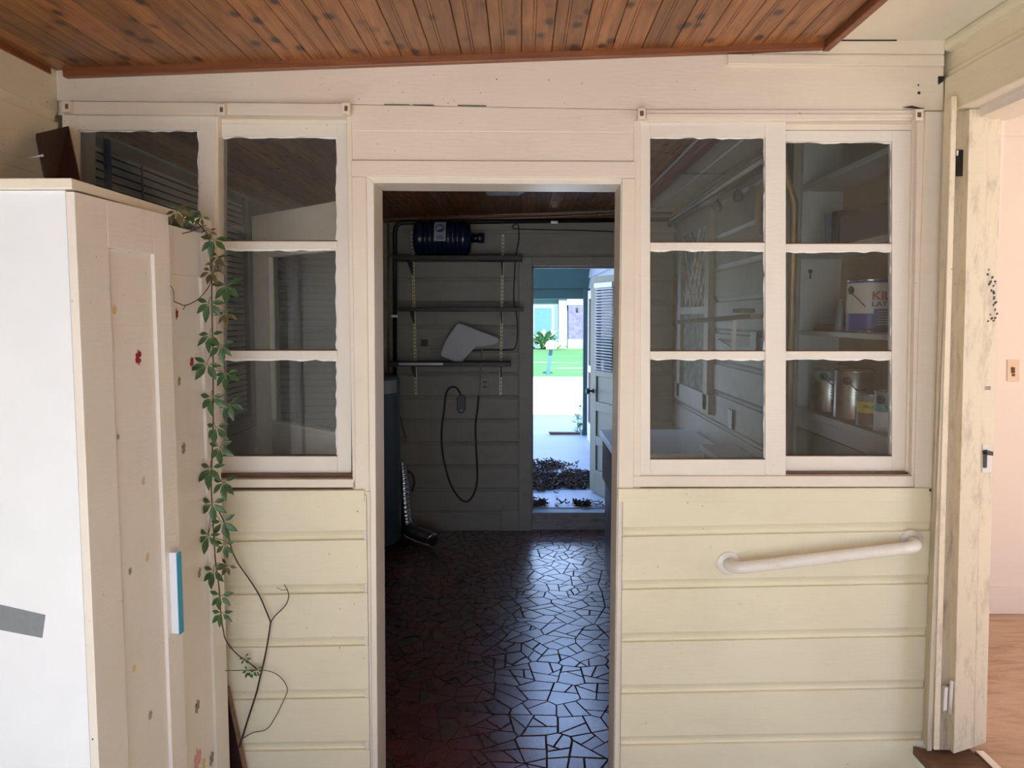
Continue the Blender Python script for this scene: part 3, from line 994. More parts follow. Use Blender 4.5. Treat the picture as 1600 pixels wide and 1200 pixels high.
# clapboard side wall of the porch (slightly splayed)
mb = MB()
wx0, wx1 = xp1 + 0.0, D1 + 0.10
uu = Vector((wx1 - wx0, YB + 0.13 - YE, 0))
ln = uu.length
uu.normalize()
nn = Vector((-1, 0, 0)) - uu * Vector((-1, 0, 0)).dot(uu)
nn.normalize()
z = zp
prof = []
while z < 2.62:
    prof += [(z, 0.024), (z + 0.135, 0.004)]
    z += 0.135
a = [mb.bm.verts.new(Vector((wx0, YE, 0)) + nn * d + Vector((0, 0, zz))) for zz, d in prof]
b2 = [mb.bm.verts.new(Vector((wx0, YE, 0)) + uu * ln + nn * d + Vector((0, 0, zz))) for zz, d in prof]
for i in range(len(prof) - 1):
    mb.bm.faces.new([a[i], b2[i], b2[i + 1], a[i + 1]])
mb.prism([(wx0 + 0.02, YE, 0), (wx0 + 0.25, YE, 0), (wx1 + 0.25, YB + 0.13, 0), (wx1 + 0.02, YB + 0.13, 0)], (0, 0, 2.7))
struct(mb.build('wall_back_porch', M['clap']))
# screen door standing in that wall, seen edge on
sd = holder('door_3', 'narrow white screen door with dark mesh in the porch side wall', 'door')
o3 = Vector((wx0, YE, 0)) + uu * 0.30 + nn * 0.03
sd.location = o3
mb = MB()
for s0, s1, z0, z1 in ((0, 0.06, zp, 2.0), (0.72, 0.80, zp, 2.0), (0.06, 0.72, 1.90, 2.0), (0.06, 0.72, zp, zp + 0.22), (0.06, 0.72, 1.0, 1.08)):
    slab(mb, s0, s1, z0, z1, 0, 0.03, o3, uu, nn)
mb.build('screen_frame', M['sash'], sd, bevel=0.002)
slab(slab(MB(), 0.06, 0.72, zp + 0.22, 1.0, 0.01, 0.014, o3, uu, nn), 0.06, 0.72, 1.08, 1.90, 0.01, 0.014, o3, uu, nn).build('mesh_panel', M['dark'], sd)
MB().box(o3.x - 0.02, o3.x + 0.02, o3.y - 0.9, o3.y - 0.83, zp, 2.05).build('door_post', M['teal'], sd)

# panelled back door opened out on to the porch
M['sage'] = painted('sage_cream_door_paint', (0.21, 0.215, 0.165), 0.45, 0.4, 0.12)
e0 = PZ(927.5, 765, zp + 0.015)
hxx, hyy = D1 - 0.02, YB + 0.15
dv = Vector((e0.x - hxx, e0.y - hyy, 0))
Ld = dv.length
u4 = dv.normalized()
n4 = Vector((-u4.y, u4.x, 0))
o4 = Vector((hxx, hyy, 0))
d2 = holder('door_2', 'sage painted back door with slatted window standing open on the porch', 'door')
d2.location = (hxx, hyy, zp)
z0, z1 = zp + 0.015, PX(933, 431, e0.x).z
mb = MB()
slab(mb, 0, 0.11, z0, z1, 0, 0.04, o4, u4, n4)
slab(mb, Ld - 0.11, Ld, z0, z1, 0, 0.04, o4, u4, n4)
zl0, zl1 = PX(930, 578, e0.x).z, PX(931, 447, e0.x).z
rails = [z0, z0 + 0.2, 0, 0, 0, 0, zl0 - 0.05, zl0, zl1, z1]
hp = (zl0 - 0.05 - z0 - 0.2)
ph = (hp - 0.16) / 3
lev = [(z0, z0 + 0.2), (z0 + 0.2 + ph, z0 + 0.28 + ph), (z0 + 0.28 + 2 * ph, z0 + 0.36 + 2 * ph), (zl0 - 0.05, zl0), (zl1, z1)]
for a0, a1 in lev:
    slab(mb, 0.11, Ld - 0.11, a0, a1, 0, 0.04, o4, u4, n4)
for (a, b_), (c, d) in zip(lev[:3], lev[1:4]):
    slab(mb, 0.11, Ld - 0.11, b_, c, 0.014, 0.026, o4, u4, n4)
lf = mb.build('door_leaf', M['sage'], d2, bevel=0.003)
slab(MB(), 0.11, Ld - 0.11, zl0, zl1, 0.012, 0.016, o4, u4, n4).build('pane', M['glass'], lf)
mb = MB()
z = zl0 + 0.01
while z < zl1 - 0.02:
    p = [o4 + u4 * 0.13 + n4 * (0.050) + Vector((0, 0, z)), o4 + u4 * 0.13 + n4 * (0.066) + Vector((0, 0, z + 0.012)), o4 + u4 * 0.13 + n4 * (0.0665) + Vector((0, 0, z + 0.011)), o4 + u4 * 0.13 + n4 * (0.0505) + Vector((0, 0, z - 0.001))]
    mb.prism(p, u4 * (Ld - 0.26))
    z += 0.024
slab(mb, 0.12, Ld - 0.12, zl1 - 0.02, zl1 + 0.02, 0.042, 0.07, o4, u4, n4)
mb.build('slat_blind', M['white_lam'], lf)
kz = PX(933, 607, e0.x + 0.04).z
mb = MB()
for sg in (-1, 1):
    pr = [(0.02, 0), (0.02, 0.006), (0.009, 0.010), (0.009, 0.030), (0.024, 0.042), (0.027, 0.055), (0.018, 0.066)]
    c = o4 + u4 * (Ld - 0.055) + n4 * (0.04 if sg > 0 else 0.0) + Vector((0, 0, kz))
    ring = []
    for r, h in pr:
        ring.append([mb.bm.verts.new(c + n4 * sg * h + (u4 * math.cos(2 * math.pi * k / 14) + Vector((0, 0, 1)) * math.sin(2 * math.pi * k / 14)) * r) for k in range(14)])
    for A, B in zip(ring, ring[1:]):
        for k in range(14):
            mb.bm.faces.new([A[k], A[(k + 1) % 14], B[(k + 1) % 14], B[k]])
    mb.bm.faces.new(ring[-1])
mb.build('door_knob', M['black'], d2)

# dry leaves blown on to the porch floor
M['leaf_brown'] = plain('dry_leaf_brown', (0.075, 0.045, 0.032), 0.8, var=0.5, scale=14)
M['leaf_tan'] = plain('dry_leaf_tan', (0.17, 0.115, 0.085), 0.8, var=0.4, scale=14)
def litter(n, region, name, label, seed):
    rn = random.Random(seed)
    mb = MB()
    k = 0
    while k < n:
        px, py = rn.uniform(826, 948), rn.uniform(715, 802)
        if not region(px, py, rn):
            continue
        c = PZ(px, py, zp)
        if c.y < YB + 0.13:
            c.y = YB + 0.13 + rn.uniform(0, 0.1)
        k += 1
        a = rn.uniform(0, 2 * math.pi)
        L, w = rn.uniform(0.035, 0.08), rn.uniform(0.015, 0.03)
        d, e = Vector((math.cos(a), math.sin(a), 0)), Vector((-math.sin(a), math.cos(a), 0))
        h = rn.uniform(0.0, 0.035)
        up = Vector((0, 0, 1))
        base = c + up * (0.003 + h * rn.random())
        cur = rn.uniform(0.004, 0.022)
        row = []
        for t, ww in ((-1, 0.1), (-0.4, 1), (0.3, 0.9), (1, 0.05)):
            ce = base + d * L * 0.5 * t + up * cur * t * t
            row.append((ce - e * w * 0.5 * ww + up * cur * 0.5, ce, ce + e * w * 0.5 * ww + up * cur * 0.5))
        vs = [[mb.bm.verts.new(q) for q in r] for r in row]
        mi = 1 if rn.random() < 0.3 else 0
        for A, B in zip(vs, vs[1:]):
            for j in (0, 1):
                mb.bm.faces.new([A[j], A[j + 1], B[j + 1], B[j]]).material_index = mi
    tag(mb.build(name, [M['leaf_brown'], M['leaf_tan']]), label, 'leaves', kind='stuff')
def band(px, py, rn):
    if 722 < py < 738:
        return px < 862 + (738 - abs(py - 729) * 2 - 722) * 1.3 or (px < 905 and rn.random() < 0.10)
    if 738 <= py < 769:
        top = 742 + max(0, (px - 915)) * 0.15 - 4
        bot = 767 - (px - 832) * 0.03 + (3 if px < 850 else 0)
        return top < py < bot and px < 929 and not (838 < px < 880 and py < 742)
    return rn.random() < 0.006
litter(1150, band, 'dry_leaves', 'band of dry brown leaves across the middle of the back porch floor', 4)
def edge(px, py, rn):
    return py > 789 and (px < 858 - (801 - py) * 1.6 or (900 < px < 925 and py > 795 - (1 - abs(px - 914) / 12) * 5) or rn.random() < 0.04)
litter(150, edge, 'dry_leaves', 'small dry leaves caught along the back door step', 5)

# ------------------------------------------------------------------ outside beyond the porch
M['drive'] = plain('bright_concrete', (0.62, 0.60, 0.55), 0.85, var=0.08, scale=1.2)
YG0 = PZ(880, 589, 0).y
YG1 = PZ(880, 545, 0).y
struct(MB().box(-40, 40, YE + 0.05, YG0, -0.3, 0).box(-40, -1.9, -8, YE + 0.06, -0.3, -0.005).box(4.6, 40, -8, YE + 0.06, -0.3, -0.005).box(1.1, 4.6, 4.0, YE + 0.06, -0.3, -0.005).box(-1.9, 4.6, -14, -1.66, -0.3, -0.004).build('ground_driveway', M['drive']))
m, nt, b = new_mat('lawn_grass')
co = coords(nt, (0.25, 1, 1))
nz = N(nt, 'ShaderNodeTexNoise', Scale=0.9, Detail=6.0, Roughness=0.6)
nt.links.new(co, nz.inputs['Vector'])
nt.links.new(ramp(nt, nz.outputs[0], [(0.35, (0.022, 0.105, 0.018)), (0.58, (0.035, 0.13, 0.026)), (0.66, (0.16, 0.20, 0.10))]), b.inputs['Base Color'])
b.inputs['Roughness'].default_value = 0.9
M['lawn'] = m
tag(MB().box(-40, 40, YG0, 70, -0.3, 0.0).build('lawn', M['lawn']), 'bright green lawn across the driveway beyond the back porch', 'lawn', kind='stuff')

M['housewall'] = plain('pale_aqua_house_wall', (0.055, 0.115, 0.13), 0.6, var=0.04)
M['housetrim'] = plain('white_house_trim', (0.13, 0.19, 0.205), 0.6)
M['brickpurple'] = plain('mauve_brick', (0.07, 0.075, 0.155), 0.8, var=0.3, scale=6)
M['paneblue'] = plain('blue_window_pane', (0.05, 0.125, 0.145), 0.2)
YH = YG1 + 0.6
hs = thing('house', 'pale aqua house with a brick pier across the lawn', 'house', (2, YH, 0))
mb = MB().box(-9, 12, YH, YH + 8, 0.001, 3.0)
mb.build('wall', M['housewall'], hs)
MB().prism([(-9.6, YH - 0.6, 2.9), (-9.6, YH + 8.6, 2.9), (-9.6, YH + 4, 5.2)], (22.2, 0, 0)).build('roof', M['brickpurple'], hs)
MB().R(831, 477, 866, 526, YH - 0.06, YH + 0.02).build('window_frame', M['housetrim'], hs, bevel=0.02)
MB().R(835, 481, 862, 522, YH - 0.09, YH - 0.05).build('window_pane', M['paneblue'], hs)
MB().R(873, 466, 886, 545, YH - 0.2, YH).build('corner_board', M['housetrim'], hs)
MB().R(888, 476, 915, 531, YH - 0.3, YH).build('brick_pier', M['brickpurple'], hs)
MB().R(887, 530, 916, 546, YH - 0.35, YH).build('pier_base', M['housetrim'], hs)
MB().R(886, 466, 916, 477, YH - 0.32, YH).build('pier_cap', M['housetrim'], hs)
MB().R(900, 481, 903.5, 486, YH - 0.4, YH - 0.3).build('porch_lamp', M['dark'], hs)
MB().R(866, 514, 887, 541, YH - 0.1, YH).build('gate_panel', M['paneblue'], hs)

# palm-like shrub before the house
M['frond'] = plain('fresh_green_frond', (0.15, 0.30, 0.18), 0.6, var=0.3)
c = P(851, 544, YH - 1.2)
sh = thing('palm_shrub', 'arching green palm shrub in front of the aqua house', 'shrub', c)
rn = random.Random(9)
mb = MB()
for k in range(46):
    a = rn.uniform(0, 2 * math.pi)
    L = rn.uniform(0.7, 1.15)
    rise = rn.uniform(0.5, 1.35)
    d = Vector((math.cos(a), math.sin(a), 0))
    e = Vector((-math.sin(a), math.cos(a), 0))
    pts = []
    for i in range(8):
        t = i / 7
        q = c + d * L * t + Vector((0, 0, rise * (1.5 * t - 0.75 * t * t)))
        w = 0.16 * math.sin(math.pi * min(1, 0.12 + t * 0.88)) * (0.5 + 0.5 * (i % 2)) + 0.01
        pts.append((mb.bm.verts.new(q - e * w - Vector((0, 0, w * 0.5))), mb.bm.verts.new(q), mb.bm.verts.new(q + e * w - Vector((0, 0, w * 0.5)))))
    for A, B in zip(pts, pts[1:]):
        for j in (0, 1):
            mb.bm.faces.new([A[j], A[j + 1], B[j + 1], B[j]])
mb.build('fronds', M['frond'], sh)
MB().tube([c, c + Vector((0, 0, 0.5))], [0.09, 0.06], 10).build('stem', M['sill_dark'], sh)
M['bloom'] = plain('pale_yellow_groundcover', (0.62, 0.60, 0.36), 0.8, var=0.2, scale=20)
c = P(868, 545, YH - 2)
sh = thing('flowering_shrub', 'low pale flowering shrub beside the palm shrub', 'shrub', c)
mb = MB()
for k in range(170):
    q = c + Vector((rn.gauss(0, 0.28), rn.gauss(0, 0.12), abs(rn.gauss(0, 0.14)) + 0.02))
    a = rn.uniform(0, 6.28)
    mb.face([q, q + Vector((math.cos(a), math.sin(a), 0.5)) * 0.07, q + Vector((math.cos(a + 1), math.sin(a + 1), 0.9)) * 0.08, q + Vector((math.cos(a + 2), 0, 0.4)) * 0.05])
mb.build('blossom', M['bloom'], sh, recalc=False)

# leaning mailbox post
M['postblue'] = plain('blue_grey_post', (0.018, 0.085, 0.125), 0.6)
YM = PZ(856, 586, 0).y
pb, pt_ = P(856, 586, YM), P(861, 545, YM)
mbx = thing('mailbox', 'white mailbox on a leaning blue post by the lawn edge', 'mailbox', pb)
MB().prism([(pb.x - 0.05, YM - 0.05, 0.0), (pb.x + 0.05, YM - 0.05, 0.0), (pt_.x + 0.05, YM - 0.05, pt_.z), (pt_.x - 0.05, YM - 0.05, pt_.z)], (0, 0.1, 0)).build('post', M['postblue'], mbx)
M['mailwhite'] = plain('white_mailbox', (0.72, 0.66, 0.60), 0.4)
q = P(861, 545, YM)
arc = [Vector((q.x - 0.14, YM - 0.25, q.z)), Vector((q.x + 0.14, YM - 0.25, q.z))] + [Vector((q.x + 0.14 * math.cos(t), YM - 0.25, q.z + 0.12 + 0.12 * math.sin(t))) for t in [i * math.pi / 8 for i in range(9)]]
MB().prism(arc, (0, 0.5, 0)).build('box', M['mailwhite'], mbx)
MB().box(q.x - 0.145, q.x + 0.145, YM - 0.265, YM - 0.25, q.z, q.z + 0.2).build('lid', M['mailwhite'], mbx)

# weeds beside the porch post
M['weed'] = plain('weed_green', (0.10, 0.27, 0.06), 0.6, var=0.3)
def weed(px, py, h, n, label, seed, Y):
    c = P(px, py, Y)
    c.z = 0.0
    t = thing('weed', label, 'weed', c, 'weeds beside the teal porch post')
    rn = random.Random(seed)
    MB().tube([c, c + Vector((0.02, 0, h * 0.5)), c + Vector((-0.02, 0, h))], [0.006, 0.005, 0.003], 6).build('stem', M['weed'], t)
    mb = MB()
    for i in range(n):
        z = h * rn.uniform(0.1, 1)
        a = rn.uniform(0, 6.28)
        d, e = Vector((math.cos(a), math.sin(a), rn.uniform(-0.2, 0.6))), Vector((-math.sin(a), math.cos(a), 0))
        q = c + Vector((0, 0, z))
        L = rn.uniform(0.05, 0.11)
        mb.face([q, q + d * L * 0.5 + e * 0.022, q + d * L, q + d * L * 0.5 - e * 0.022])
    mb.build('leaves', M['weed'], t, recalc=False)
weed(905, 676, 0.28, 40, 'leafy green weed at the foot of the teal porch post', 1, YE + 0.18)
weed(902, 658, 0.22, 26, 'small weed growing in the driveway just beyond the porch', 2, YE + 1.3)
weed(906, 636, 0.62, 34, 'tall thin weed climbing beside the teal porch post', 3, YE + 0.30)

# ------------------------------------------------------------------ white wardrobe
XC = -0.972
n0 = PX(120, 296, XC)
CY0, CY1, CZ = n0.y, n0.y + 0.728, PX(120, 297, XC).z
wd = thing('wardrobe', 'tall white two-door wardrobe with flower stickers by the left wall', 'wardrobe', (XC - 0.25, CY0 + 0.38, 0))
TILT = math.radians(-0.15)
XB = -1.475
mb = MB()
mb.box(XB, XC - 0.024, CY0 + 0.006, CY0 + 0.024, 0, CZ)
mb.box(XB, XC - 0.024, CY1 - 0.02, CY1, 0, CZ)
mb.box(XB, XB + 0.006, CY0 + 0.02, CY1 - 0.02, 0.02, CZ)
mb.box(XB, XC - 0.03, CY0 + 0.02, CY1 - 0.02, 0.05, 0.068)
mb.box(XB, XC - 0.04, CY0 + 0.02, CY1 - 0.02, 1.0, 1.018)
mb.box(XC - 0.06, XC - 0.045, CY0 + 0.02, CY1 - 0.02, 0, 0.05)
mb.build('body', M['white_lam'], wd, bevel=0.001)
M['ivory'] = plain('ivory_edge', (0.80, 0.74, 0.63), 0.45, var=0.03)
MB().box(XB - 0.004, XC - 0.001, CY0 - 0.008, CY1 - 0.01, CZ + 0.001, CZ + 0.024).build('top', M['ivory'], wd, bevel=0.002)

M['s_red'] = plain('red_sticker', (0.32, 0.006, 0.025), 0.5)
M['s_yel'] = plain('faded_yellow_sticker', (0.70, 0.50, 0.22), 0.6)
M['s_grey'] = plain('worn_grey_sticker', (0.30, 0.26, 0.23), 0.7, var=0.3, scale=60)
M['s_pink'] = plain('pink_sticker', (0.72, 0.34, 0.34), 0.6)
M['s_tan'] = plain('faded_tan_sticker', (0.66, 0.50, 0.36), 0.6, var=0.2, scale=50)


def wdoor(hinge, ang, y_len, label_far):
    """shaker door; local frame: s along the door from its hinge, d outwards (+X side)"""
    hx_, hy_ = hinge
    uu_ = Vector((math.sin(ang), math.cos(ang), 0))
    dd_ = Vector((math.cos(ang), -math.sin(ang), 0))
    o_ = Vector((hx_, hy_, 0))
    def bar(mb_, s0, s1, z0, z1, d0, d1, mi=0):
        pts = [o_ + uu_ * s0 + dd_ * d0 + Vector((0, 0, z0)), o_ + uu_ * s1 + dd_ * d0 + Vector((0, 0, z0)), o_ + uu_ * s1 + dd_ * d0 + Vector((0, 0, z1)), o_ + uu_ * s0 + dd_ * d0 + Vector((0, 0, z1))]
        return mb_.prism(pts, dd_ * (d1 - d0), mi)
    return o_, uu_, dd_, bar


def hit(px, py, o_, dd_, off):
    r = ray(px, py)
    c = Vector((0, 0, CAM_Z))
    return c + r * ((o_ + dd_ * off - c).dot(dd_) / r.dot(dd_))


DZ0 = 0.05
stick = {0: [], 1: []}
doors = []
DL = (CY1 - CY0) / 2
for k, (hy_, ang_, ln_) in enumerate(((CY0, math.radians(4.0), DL + 0.012), (CY0 + DL + 0.004, 0.0, DL - 0.004))):
    o_, uu_, dd_, bar = wdoor((XC - 0.02, hy_), ang_, ln_, '')
    if k == 0:
        tz = CZ - 0.004
        s0, s1, zr = 0.112, ln_ - 0.075, hit(200, 391, o_, dd_, 0.02).z
    else:
        tz = CZ - 0.022
        s0, s1, zr = 0.085, ln_ - 0.098, hit(306, 432, o_, dd_, 0.02).z
    mb = MB()
    bar(mb, 0, s0, DZ0, tz, 0, 0.02)
    bar(mb, s1, ln_, DZ0, tz, 0, 0.02)
    bar(mb, s0, s1, zr, tz, 0, 0.02)
    bar(mb, s0, s1, DZ0, DZ0 + 0.10, 0, 0.02)
    bar(mb, s0, s1, DZ0 + 0.10, zr, 0.002, 0.011)
    d = mb.build('door', M['white_door'], wd, bevel=0.0015)
    doors.append((d, o_, uu_, dd_, s0, s1))


def sticker(door, px, py, size, mat, label, seed, kind='fly'):
    d, o_, uu_, dd_, s0, s1 = doors[door]
    for off in (0.0118, 0.0208):
        c = hit(px, py, o_, dd_, off)
        s = (c - o_).dot(uu_)
        inside = s0 < s < s1
        if (off < 0.015) == inside:
            break
    rn = random.Random(seed)
    mb = MB()
    up = Vector((0, 0, 1))
    lobes = 4 if kind == 'fly' else 6
    for i in range(lobes):
        a = math.pi / 4 + i * 2 * math.pi / lobes + rn.uniform(-0.3, 0.3)
        r = size * (0.62 if i % 2 else 0.85)
        cc = c + uu_ * math.cos(a) * size * 0.55 + up * math.sin(a) * size * 0.6
        mb.prism([cc + uu_ * math.cos(t) * r * 0.55 + up * math.sin(t) * r * 0.62 for t in [j * math.pi / 4 for j in range(8)]], dd_ * 0.0004)
    mb.prism([c + up * size * 1.2 + uu_ * size * 0.12, c + up * size * 1.2 - uu_ * size * 0.12, c - up * size * 1.2 - uu_ * size * 0.12, c - up * size * 1.2 + uu_ * size * 0.12], dd_ * 0.0006)
    o = mb.build('sticker', M[mat], d)
    o['label'] = label


for i, (dn, px, py, sz, mt, lb) in enumerate((
        (0, 219, 559, 0.016, 's_red', 'red butterfly sticker'), (0, 182, 485, 0.010, 's_yel', 'faded yellow butterfly sticker'),
        (0, 226, 752, 0.010, 's_tan', 'worn tan butterfly sticker'), (0, 187, 683, 0.006, 's_grey', 'scrap of grey sticker'),
        (0, 232, 871, 0.010, 's_tan', 'torn tan sticker'), (0, 205, 893, 0.008, 's_grey', 'grey sticker residue'),
        (0, 211, 1045, 0.008, 's_yel', 'small yellow sticker scrap'), (0, 236, 1118, 0.010, 's_grey', 'scuffed grey sticker'),
        (1, 278, 491, 0.013, 's_red', 'small red butterfly sticker'), (1, 302, 566, 0.014, 's_red', 'red butterfly sticker beside the vine'),
        (1, 282, 596, 0.012, 's_grey', 'grey butterfly sticker'), (1, 289, 701, 0.015, 's_grey', 'worn grey butterfly sticker'),
        (1, 313, 895, 0.014, 's_grey', 'dark grey butterfly sticker'), (1, 309, 1104, 0.018, 's_grey', 'scratched grey sticker'),
        (1, 309, 1188, 0.030, 's_pink', 'pink flower sticker'), (1, 319, 1196, 0.018, 's_yel', 'orange flower sticker'), (1, 331, 1186, 0.020, 's_grey', 'grey flower sticker'))):
    sticker(dn, px, py, sz, mt, lb, i)

# handle of the near door: white bar with a bright blue side
d, o_, uu_, dd_, s0, s1 = doors[0]
ha, hb = hit(283, 862, o_, dd_, 0.045), hit(287, 988, o_, dd_, 0.045)
M['cyan'] = plain('bright_blue_tape', (0.02, 0.32, 0.52), 0.4)
sA = (ha - o_).dot(uu_) - 0.012
def hbar(mb_, s0_, s1_, z0_, z1_, d0_, d1_, mi=0):
    pts = [o_ + uu_ * s0_ + dd_ * d0_ + Vector((0, 0, z0_)), o_ + uu_ * s1_ + dd_ * d0_ + Vector((0, 0, z0_)), o_ + uu_ * s1_ + dd_ * d0_ + Vector((0, 0, z1_)), o_ + uu_ * s0_ + dd_ * d0_ + Vector((0, 0, z1_))]
    return mb_.prism(pts, dd_ * (d1_ - d0_), mi)
mb = hbar(MB(), sA, sA + 0.022, hb.z, ha.z, 0.02, 0.040)
hd = mb.build('handle', M['white_lam'], d, bevel=0.001)
hd['label'] = 'white bar handle with bright blue outer face'
hbar(MB(), sA - 0.0, sA + 0.0225, hb.z - 0.003, ha.z - 0.003, 0.0402, 0.0425).build('blue_strip', M['cyan'], wd)
# duct tape and chips on the near side panel
def side(px, py, dy=0.0):
    return P(px, py, CY0 + 0.006 - dy)
M['duct'] = plain('grey_duct_tape', (0.20, 0.22, 0.25), 0.4, var=0.06, scale=80)
mb = MB().prism([side(-40, 935), side(73, 961), side(68, 997), side(-45, 975)], (0, -0.0006, 0))
t = mb.build('tape', M['duct'], wd)
t['label'] = 'strip of grey duct tape'
for x_, y_, w_, h_ in ((146, 1064, 2, 2), (147, 1071, 2.5, 8), (146.5, 1083, 2, 2), (148, 1111, 3, 3), (145, 1154, 2, 3)):
    MB().prism([P(a_, b_, CY0 - 0.0009) for a_, b_ in ((x_, y_), (x_ + w_, y_), (x_ + w_, y_ + h_), (x_, y_ + h_))], (0, 0.0006, 0)).build('paint_chip', M['black'], doors[0][0])['label'] = 'dark chip on the door edge'
wd.rotation_euler = (0, TILT, 0)

# things lying on the wardrobe
M['maroon'] = plain('dark_maroon_veneer', (0.022, 0.006, 0.007), 0.35, var=0.2)
M['chip'] = wood('bare_chipboard_edge', (0.14, 0.065, 0.025), (0.26, 0.13, 0.06))
zt_ = CZ + 0.0245
def slant(name, pts, thick, label, cat, edge='chip', face='maroon'):
    a, b, c, d = pts
    nrm = (b - a).cross(d - a).normalized()
    if nrm.y > 0:
        nrm = -nrm
    t = thing(name, label, cat, a)
    mb = MB().prism([p + nrm * 0.0 for p in (a, b, c, d)], -nrm * thick)
    mb.build('panel', M[face], t)
    w = (b - a).normalized()
    MB().prism([b + w * 0.0005, c + w * 0.0005, c + w * 0.003, b + w * 0.003], -nrm * thick).build('edge_strip', M[edge], t)
    return t
yb_ = 2.10
bl, br = PZ(78, 296, zt_), PZ(133, 300, zt_)
bl, br = P(79, 300, 2.06), P(134, 304, 2.12)
bl.z = br.z = zt_ + 0.006
tl_, tr_ = P(56, 209, 2.30), P(106, 197, 2.36)
slant('board_offcut', [bl, br, tr_, tl_], 0.016, 'dark maroon board offcut leaning on top of the white wardrobe', 'board')
a_, b_ = P(43, 247, 2.16), P(66, 243, 2.155)
mb = MB().tube([a_, b_], [0.0015, 0.003], 8).lathe([(0.003, -0.003), (0.005, 0), (0.003, 0.003)], b_, 'x', 10)
tag(mb.build('shelf_pin', M['white_lam']), 'white plastic pin stuck in the edge of the maroon board', 'pin')
M['clear'] = glass_mat('clear_plastic', 0.10, (0.95, 0.95, 0.95))
ty = 2.02
c = P(14, 276, ty)
tr2 = thing('plastic_tray', 'clear plastic tray with a white rim on the wardrobe top', 'tray', (c.x, ty, zt_))
x0_, x1_ = P(-35, 280, ty).x, P(44, 280, ty).x
mb = MB()
z1_ = zt_ + 0.05
mb.box(x0_, x1_, ty - 0.05, ty - 0.047, zt_ + 0.001, z1_).box(x0_, x1_, ty + 0.097, ty + 0.10, zt_ + 0.001, z1_ + 0.01).box(x1_ - 0.003, x1_, ty - 0.047, ty + 0.097, zt_ + 0.001, z1_)
mb.build('wall', M['clear'], tr2)
MB().prism([(x0_, ty - 0.056, zt_ + 0.026), (x1_ - 0.02, ty - 0.056, zt_ + 0.006), (x1_ - 0.02, ty - 0.056, zt_ + 0.001), (x0_, ty - 0.056, zt_ + 0.008)], (0, 0.005, 0)).build('rim', M['white_lam'], tr2)

# dark panel leaning behind the wardrobe
a, b, c, d = P(347, 1340, 2.405), P(404, 1340, 2.405), P(353, 1076, 2.41), P(340, 1076, 2.41)
bt = thing('leaning_panel', 'dark brown panel leaning on the wall behind the wardrobe', 'panel', (b.x, 2.40, 0))
f0, f1 = P(396, 1280, 2.40), P(353, 1076, 2.41)
d0 = f1 - f0
k = (0 - f0.z) / d0.z
foot = f0 + d0 * k
foot.z = 0.002
back = Vector((-0.16, 0.0, 0.0))
MB().prism([foot, f1, f1 + back, foot + back], (0, 0.016, 0)).build('panel', M['maroon'], bt)
sd_ = Vector((0.006, 0, 0.0))
MB().prism([foot + Vector((0.0005, -0.001, 0)), f1 + Vector((0.0005, -0.001, 0)), f1 + sd_, foot + sd_], (0, 0.018, 0)).build('edge_strip', M['chip'], bt)

# ------------------------------------------------------------------ creeper
M['vine_leaf'] = plain('creeper_leaf_green', (0.045, 0.105, 0.032), 0.42, var=0.35, scale=22)
M['vine_rib'] = plain('pale_leaf_rib', (0.32, 0.36, 0.20), 0.5)
M['vine_old'] = plain('creeper_leaf_bronze', (0.10, 0.075, 0.022), 0.5, var=0.35, scale=22)
M['vine_stem'] = plain('creeper_stem', (0.085, 0.045, 0.028), 0.6, var=0.3, scale=30)
M['twig'] = plain('dark_twig', (0.022, 0.012, 0.010), 0.6)


def vy(px, py):
    y = 2.25 if px <= 350 else 2.25 + 0.165 * min(1, (px - 350) / 26)
    if px < PPX:
        y = min(y, (0.945 if py < 980 else 0.94) * F_PX / (PPX - px) * (1.0 if px <= 350 else 9))
    return min(y, 2.415)


def V(px, py, dy=0.0):
    return P(px, py, vy(px, py) + dy)


def smooth_path(pts, k=6):
    out = []
    n = len(pts)
    for i in range(n - 1):
        p0, p1, p2, p3 = pts[max(i - 1, 0)], pts[i], pts[i + 1], pts[min(i + 2, n - 1)]
        for j in range(k):
            t = j / k
            out.append(0.5 * ((2 * p1) + (p2 - p0) * t + (2 * p0 - 5 * p1 + 4 * p2 - p3) * t * t + (3 * p1 - p0 - 3 * p2 + p3) * t ** 3))
    out.append(pts[-1])
    return out


vine = thing('creeper_vine', 'green five-leaved creeper hanging down the edge of the white wardrobe', 'vine', V(333, 640))
sp = smooth_path([V(x, y) for x, y in ((268, 343), (290, 342), (306, 347), (318, 358), (327, 374), (328, 398), (331, 430), (331, 470), (332, 520), (333, 560), (333, 600), (333, 650), (332, 700), (330, 750), (332, 800), (335, 850), (337, 880), (342, 915), (345, 960), (349, 985), (352, 998), (361, 1012), (375, 1026), (390, 1036), (403, 1047))])
MB().tube(sp, [0.0022] * len(sp), 6).build('stem', M['vine_stem'], vine)
for pts, r in ((((333, 398), (331, 430), (326, 448), (310, 467), (290, 477), (280, 474), (272, 471)), 0.0015),
               (((290, 477), (286, 484)), 0.001), (((272, 471), (271, 455), (266, 446)), 0.001),
               (((322, 352), (312, 355), (300, 361), (285, 365)), 0.0016),
               (((331, 445), (346, 445)), 0.001), (((331, 493), (345, 492)), 0.001), (((333, 578), (345, 580)), 0.001), (((333, 628), (350, 628)), 0.001),
               (((330, 800), (325, 835)), 0.001), (((335, 840), (350, 845)), 0.001), (((338, 883), (356, 882)), 0.001)):
    q = smooth_path([V(x, y, -0.004) for x, y in pts])
    MB().tube(q, r, 5).build('tendril', M['vine_stem'], vine)


